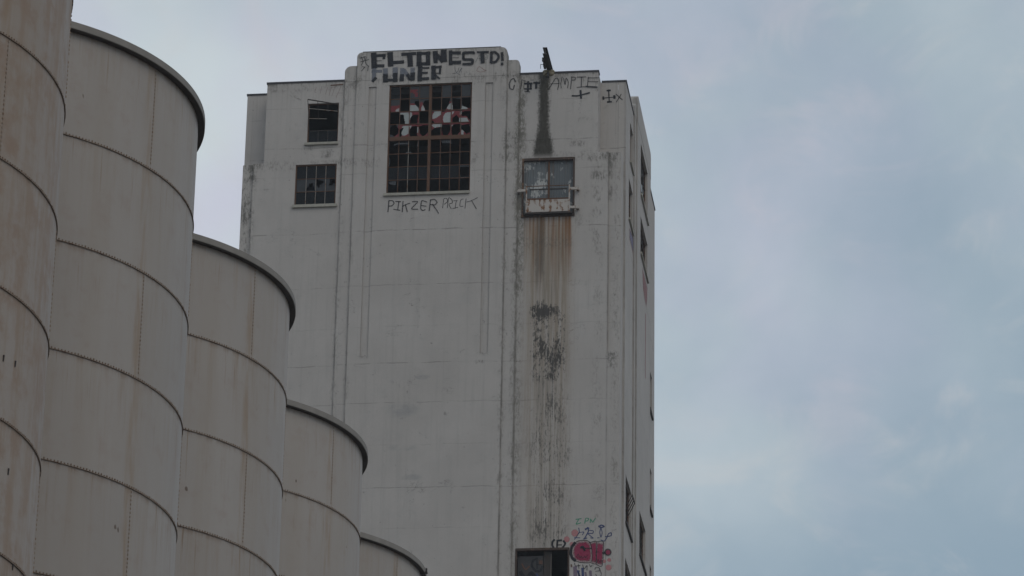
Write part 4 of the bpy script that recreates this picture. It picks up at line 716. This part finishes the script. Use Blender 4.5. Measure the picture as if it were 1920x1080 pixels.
a, b, c, d = FW['low']
fr = MB(); fr.box(a, a + .06, -.03, .14, c, d); fr.box(b - .06, b, -.03, .14, c, d); fr.box(a + .06, b - .06, -.04, .14, d - .09, d); fr.box(a + .06, b - .06, -.03, .14, c, c + .06)
low = fr.obj('hatch', M['hatchframe'], tower, label='lower loading hatch, half boarded and half open to the dark')
w = MB(); w.box(a + .08, 4.64, .15, .18, c + .06, d - .25); w.obj('hatch_leaf', M['board'], low)
w = MB(); w.box(4.66, 4.95, .12, .2, c + .06, d - .09); w.obj('post', M['darksteel'], low)
w = MB(); w.box(4.93, 4.945, .10, .118, c + .06, d - .2); w.obj('pull_cord', M['palesteel'], low)

hb = MB()
bx, bz = 4.62, 62.60
L0, L1 = -1.50, 1.1
hb.box(bx - .085, bx + .085, L0, L1, bz, bz + .025); hb.box(bx - .012, bx + .012, L0, L1, bz + .025, bz + .255); hb.box(bx - .085, bx + .085, L0, L1, bz + .255, bz + .28)
beam = hb.obj('hoist_beam', M['darksteel'], tower, label='dark steel hoist beam sticking out over the hatch')
w = MB(); w.box(bx - .17, bx - .087, -.98, -.86, bz - .04, bz + .1); w.box(bx - .15, bx - .087, -.86, -.58, bz - .03, bz + .06); w.obj('trolley_plate', M['darksteel'], beam)
w = MB(); w.box(bx - .18, bx - .087, -.56, -.22, bz - .05, bz + .12); w.obj('trolley_plate', M['darksteel'], beam)
w = MB(); w.bar((bx - .10, -.35, bz + .09), (bx - .30, -.35, bz + .10), .018, .018); w.bar((bx - .30, -.35, bz + .11), (bx - .30, -.35, bz - .08), .018, .018, (0, 1, 0)); w.obj('wire_hook', M['darksteel'], beam)
bm = bmesh.new(); bmesh.ops.create_icosphere(bm, subdivisions=3, radius=1.0)
rn = random.Random(3)
for v in bm.verts:
    k = 1 + .10 * math.sin(5 * v.co.x + 2) * math.cos(6 * v.co.z) + rn.uniform(-.03, .03)
    v.co = Vector((4.60 + .27 * k * v.co.x, .12 + .22 * k * v.co.y, 62.50 + .19 * k * v.co.z))
me = bpy.data.meshes.new('mortar_lump'); bm.to_mesh(me); bm.free(); me.materials.append(M['mortar'])
link('mortar_lump', me, tower)
w = MB(); w.box(4.56, 4.62, -.13, -.02, 62.27, 62.5); w.obj('beam_pocket', M['coping'], tower)

# ------------------------------------------------------------------ graffiti
def catmull(pts, n=5):
    if len(pts) < 3: return pts
    out = []
    for i in range(len(pts) - 1):
        p0 = pts[max(i - 1, 0)]; p1 = pts[i]; p2 = pts[i + 1]; p3 = pts[min(i + 2, len(pts) - 1)]
        for k in range(n):
            s = k / n
            out.append(tuple(0.5 * (2 * p1[j] + (p2[j] - p0[j]) * s * .7 + 0 * s + (2 * p0[j] - 5 * p1[j] + 4 * p2[j] - p3[j]) * s * s * .7 + (-2 * .7 * p0[j] + 0) * 0 + 0) if False else
                       (p1[j] * (2 * s ** 3 - 3 * s * s + 1) + p2[j] * (-2 * s ** 3 + 3 * s * s) + .3 * (p2[j] - p0[j]) * (s ** 3 - 2 * s * s + s) + .3 * (p3[j] - p1[j]) * (s ** 3 - s * s)) for j in (0, 1)))
    out.append(pts[-1]); return out
def strokes(label, items, emit):
    items = [('ink' if c_ == 'black' and 0 < w_ < .055 else c_, w_, p_) for c_, w_, p_ in items]
    names = sorted(set(i[0] for i in items)); idx = {k: i for i, k in enumerate(names)}
    mb = MB(); mb.uv = []; lay = 0.004
    for col, wd, pts in items:
        mi = idx[col]
        if wd == 0:                                     # filled patch: fan with edge fade
            cx = sum(p[0] for p in pts) / len(pts); cz = sum(p[1] for p in pts) / len(pts)
            for i in range(len(pts)):
                p, q = pts[i], pts[(i + 1) % len(pts)]
                mb.poly([emit(cx, lay, cz), emit(p[0], lay, p[1]), emit(q[0], lay, q[1])], mi); mb.uv += [(0, .5), (0, .97), (1, .97)]
        else:
            P = catmull(pts); n = len(P); L = []; R_ = []
            rw = random.Random(len(mb.v))
            for i in range(n):
                a_, b_ = P[max(i - 1, 0)], P[min(i + 1, n - 1)]
                tx, tz = b_[0] - a_[0], b_[1] - a_[1]; ln_ = math.hypot(tx, tz) or 1; tx /= ln_; tz /= ln_
                e = wd * .25 if (i == 0) else (-wd * .25 if i == n - 1 else 0)
                x, z = P[i][0] - tx * e, P[i][1] - tz * e
                hw = wd * (.70 if wd > .06 else .60) * rw.uniform(.9, 1.08)
                L.append((x - tz * hw, z + tx * hw)); R_.append((x + tz * hw, z - tx * hw))
            for i in range(n - 1):
                mb.poly([emit(L[i][0], lay, L[i][1]), emit(R_[i][0], lay, R_[i][1]), emit(R_[i + 1][0], lay, R_[i + 1][1]), emit(L[i + 1][0], lay, L[i + 1][1])], mi)
                mb.uv += [(i / n, 0), (i / n, 1), ((i + 1) / n, 1), ((i + 1) / n, 0)]
        lay += 0.0012
    mb.obj('graffiti', [M['p_' + k] for k in names], tower, label=label)
for nm, label, yy, items in GRAF:
    yy2 = yy - (.008 if abs(yy + .12) < .001 and 'handwriting' not in label else 0)
    strokes(label, items, lambda u, o, z, yy2=yy2: (u, yy2 - o, z))
for nm, label, off, items in GRAFS:
    strokes(label, items, lambda u, o, z, off=off: (7.54 + off + o, u, z))
LB = [('black', .07, [(4.42, 42.70), (4.26, 42.62), (4.22, 42.42), (4.34, 42.24), (4.52, 42.2), (4.63, 42.4)]), ('black', .06, [(4.40, 42.62), (4.42, 42.30)]), ('black', .05, [(4.40, 42.46), (4.54, 42.47)]),
      ('rust', .06, [(3.85, 42.5), (3.98, 42.28), (4.12, 42.4)]), ('rust', .14, [(4.52, 42.55), (4.58, 42.55)]), ('black', .10, [(3.80, 42.2), (4.0, 41.9), (4.2, 42.15), (4.4, 41.9)]), ('blue', .06, [(4.4, 42.1), (4.55, 41.8)])]
strokes('dark scrawl with an F in a circle on the boarded hatch leaf', LB, lambda u, o, z: (u, .15 - o, z))

# ------------------------------------------------------------------ the row of steel tanks
TX, TY2, TS, TR, TZ, TH = -18.973, 62.177, 9.904, 4.630, 30.743, 2.074
NR = 6                                                     # upper courses built plate by plate
def plate_mesh(a0, a1):
    mb = MB(); n = 18
    g0 = .0003
    for i in range(n):
        t0 = a0 + g0 + (a1 - a0 - 2 * g0) * i / n; t1 = a0 + g0 + (a1 - a0 - 2 * g0) * (i + 1) / n
        mb.quad((TR * math.cos(t0), TR * math.sin(t0), 0.006), (TR * math.cos(t1), TR * math.sin(t1), 0.006), (TR * math.cos(t1), TR * math.sin(t1), TH - .006), (TR * math.cos(t0), TR * math.sin(t0), TH - .006))
    return mb
def ring_mesh(r0, r1, z0, z1, n=180):
    mb = MB()
    for i in range(n):
        t0, t1 = 2 * math.pi * i / n, 2 * math.pi * (i + 1) / n
        P = lambda r, t, z: (r * math.cos(t), r * math.sin(t), z)
        mb.quad(P(r1, t0, z0), P(r1, t1, z0), P(r1, t1, z1), P(r1, t0, z1))
        mb.quad(P(r0, t1, z0), P(r1, t1, z0), P(r1, t0, z0), P(r0, t0, z0))
        mb.quad(P(r0, t0, z1), P(r1, t0, z1), P(r1, t1, z1), P(r0, t1, z1))
    return mb
A0 = math.radians(-22.3)
PM = {}
for key, mname in (('n', 'tank'), ('r', 'tankrust')):
    for par in (0, 1):
        for s in range(5):
            a = A0 + math.radians(72 * s + 36 * par)
            # keep angles inside -pi..pi so that the pattern stays continuous
            mb = plate_mesh(a, a + math.radians(72)); me = mb.mesh('wall_plate', M[mname], smooth=True)
            bmx = bmesh.new(); bmx.from_mesh(me); bmesh.ops.remove_doubles(bmx, verts=bmx.verts, dist=1e-5); bmx.to_mesh(me); bmx.free()
            PM[key, par, s] = me
def tidy(mb, name, m, smooth=True):
    me = mb.mesh(name, m, smooth); return me
flange_me = ring_mesh(TR - .02, TR + .020, -.006, .006).mesh('flange', M['flange'])
bolts = MB(); nbolt = 420; rb = random.Random(2)
for i in range(nbolt):
    t = 2 * math.pi * i / nbolt; hh = .038 * rb.uniform(.7, 1.12); wd = .0085
    ct, st_ = math.cos(t), math.sin(t)
    q = []
    for (rr_, ww) in ((TR - .005, -wd), (TR + .014, -wd), (TR + .014, wd), (TR - .005, wd)):
        q.append((rr_ * ct - ww * st_, rr_ * st_ + ww * ct))
    k = len(bolts.v)
    bolts.v += [(x, y, .006) for x, y in q] + [(x, y, 0.006 + hh) for x, y in q]
    for f in ((4, 5, 6, 7), (0, 1, 5, 4), (1, 2, 6, 5), (2, 3, 7, 6)): bolts.f.append(tuple(k + j for j in f)); bolts.mi.append(0)
bolt_me = bolts.mesh('bolt_row', M['bolt'])
def seam_mesh(par):
    mb = MB()
    for s in range(5):
        t = A0 + math.radians(72 * s + 36 * par); ct, st_ = math.cos(t), math.sin(t)
        def add(rad0, rad1, ww, z0, z1):
            q = [(r_ * ct - w_ * st_, r_ * st_ + w_ * ct) for r_, w_ in ((rad0, -ww), (rad1, -ww), (rad1, ww), (rad0, ww))]
            k = len(mb.v); mb.v.extend([(x, y, z0) for x, y in q] + [(x, y, z1) for x, y in q])
            for f in ((0, 3, 2, 1), (4, 5, 6, 7), (0, 1, 5, 4), (1, 2, 6, 5), (2, 3, 7, 6)): mb.f.append(tuple(k + j for j in f)); mb.mi.append(0)
        for i in range(26):
            z = .06 + (TH - .12) * i / 25
            if rb.random() < .12: continue
            add(TR - .004, TR + .012, .009, z - .016, z + .016)
    return mb.mesh('seam_rivets', M['seamrivet'])
seam_me = [seam_mesh(0), seam_mesh(1)]
low_h = TZ - NR * TH
low_n = MB(); nl = 120
for i in range(nl):
    t0, t1 = 2 * math.pi * i / nl, 2 * math.pi * (i + 1) / nl
    low_n.quad((TR * math.cos(t0), TR * math.sin(t0), 0), (TR * math.cos(t1), TR * math.sin(t1), 0), (TR * math.cos(t1), TR * math.sin(t1), low_h - .012), (TR * math.cos(t0), TR * math.sin(t0), low_h - .012))
low_me = {k: low_n.mesh('lower_shell', M[n], True) for k, n in (('n', 'tank'), ('r', 'tankrust'))}
# inner liner so that the hairline gaps between plates stay dark
lin = MB()
for i in range(nl):
    t0, t1 = 2 * math.pi * i / nl, 2 * math.pi * (i + 1) / nl; r = TR - .03
    lin.quad((r * math.cos(t0), r * math.sin(t0), low_h), (r * math.cos(t1), r * math.sin(t1), low_h), (r * math.cos(t1), r * math.sin(t1), TZ), (r * math.cos(t0), r * math.sin(t0), TZ))
lin_me = lin.mesh('shell_liner', M['flange'], True)
rim = ring_mesh(TR - .02, TR + .130, 0, .135); rim_me = rim.mesh('roof_fascia', M['rim'])
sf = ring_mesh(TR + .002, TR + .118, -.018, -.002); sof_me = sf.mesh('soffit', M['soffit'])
rf = MB(); nr = 120
for i in range(nr):
    t0, t1 = 2 * math.pi * i / nr, 2 * math.pi * (i + 1) / nr; r = TR + .11
    rf.poly([(r * math.cos(t0), r * math.sin(t0), .136), (r * math.cos(t1), r * math.sin(t1), .136), (0, 0, .95)])
roof_me = rf.mesh('roof', M['roof'])
TL = ['brown rust-streaked steel tank filling the left edge, nearest of the row',
      'pale steel tank second in the row, its roof rim highest against the sky',
      'pale steel tank third in the row, its rim against the foot of the sky gap',
      'pale steel tank fourth in the row, standing wholly before the tower wall',
      'pale steel tank farthest in the row, only its rim rising at the bottom']
for k in range(5):
    key = 'r' if k == 0 else 'n'
    t = empty('storage_tank', (TX, TY2 + TS * (k - 1), 0), TL[k], 'tank', 'bolted steel tanks in a receding row')
    for r in range(NR):
        zb = TZ - (r + 1) * TH
        for s in range(5): link('wall_plate', PM[key, r % 2, s], t, (0, 0, zb))
        o = link('seam_rivets', seam_me[r % 2], t, (0, 0, zb)); o['kind'] = 'stuff'
        link('flange', flange_me, t, (0, 0, zb))
        o = link('bolt_row', bolt_me, t, (0, 0, zb)); o['kind'] = 'stuff'
    link('lower_shell', low_me[key], t); link('shell_liner', lin_me, t)
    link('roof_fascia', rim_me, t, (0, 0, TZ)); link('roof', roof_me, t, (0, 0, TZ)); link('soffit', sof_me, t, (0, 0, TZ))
    if k == 0:                                            # stray rusted studs on the nearest tank
        for ad, zz_ in [(-11.6, 21.4), (-16.21, 21.36), (-11.25, 19.65), (-6.23, 18.25)]:
            a_ = math.radians(ad); ca, sa = math.cos(a_), math.sin(a_)
            w = MB(); w.bar((TR * ca, TR * sa, zz_ - .05), ((TR + .008) * ca, (TR + .008) * sa, zz_ + .05), .022, .02, (-sa, ca, 0)); w.obj('rusted_stud', M['darksteel'], t)
    if k == 4:
        w = MB(); w.box(TR * .99, TR + .20, -.03, .03, .02, .07); w.box(TR + .15, TR + .19, -.03, .03, .072, .17); w.obj('bracket', M['darksteel'], t, (0, 0, TZ - .05))

# ------------------------------------------------------------------ thin summer haze
hz = MB(); hz.box(-3010, 3010, -3010, 3010, -1.0, 66.0)
ho = hz.obj('haze', []); ho['kind'] = 'stuff'
hm = bpy.data.materials.new('thin_haze'); hm.use_nodes = True
ht = NT(hm.node_tree); ht.n.clear()
pv = ht.new('ShaderNodeVolumePrincipled'); pv.inputs['Color'].default_value = (0.86, 0.9, 0.95, 1); pv.inputs['Density'].default_value = 0.0003
ho_ = ht.new('ShaderNodeOutputMaterial'); ht.l.new(pv.outputs[0], ho_.inputs['Volume'])
ho.data.materials.append(hm)
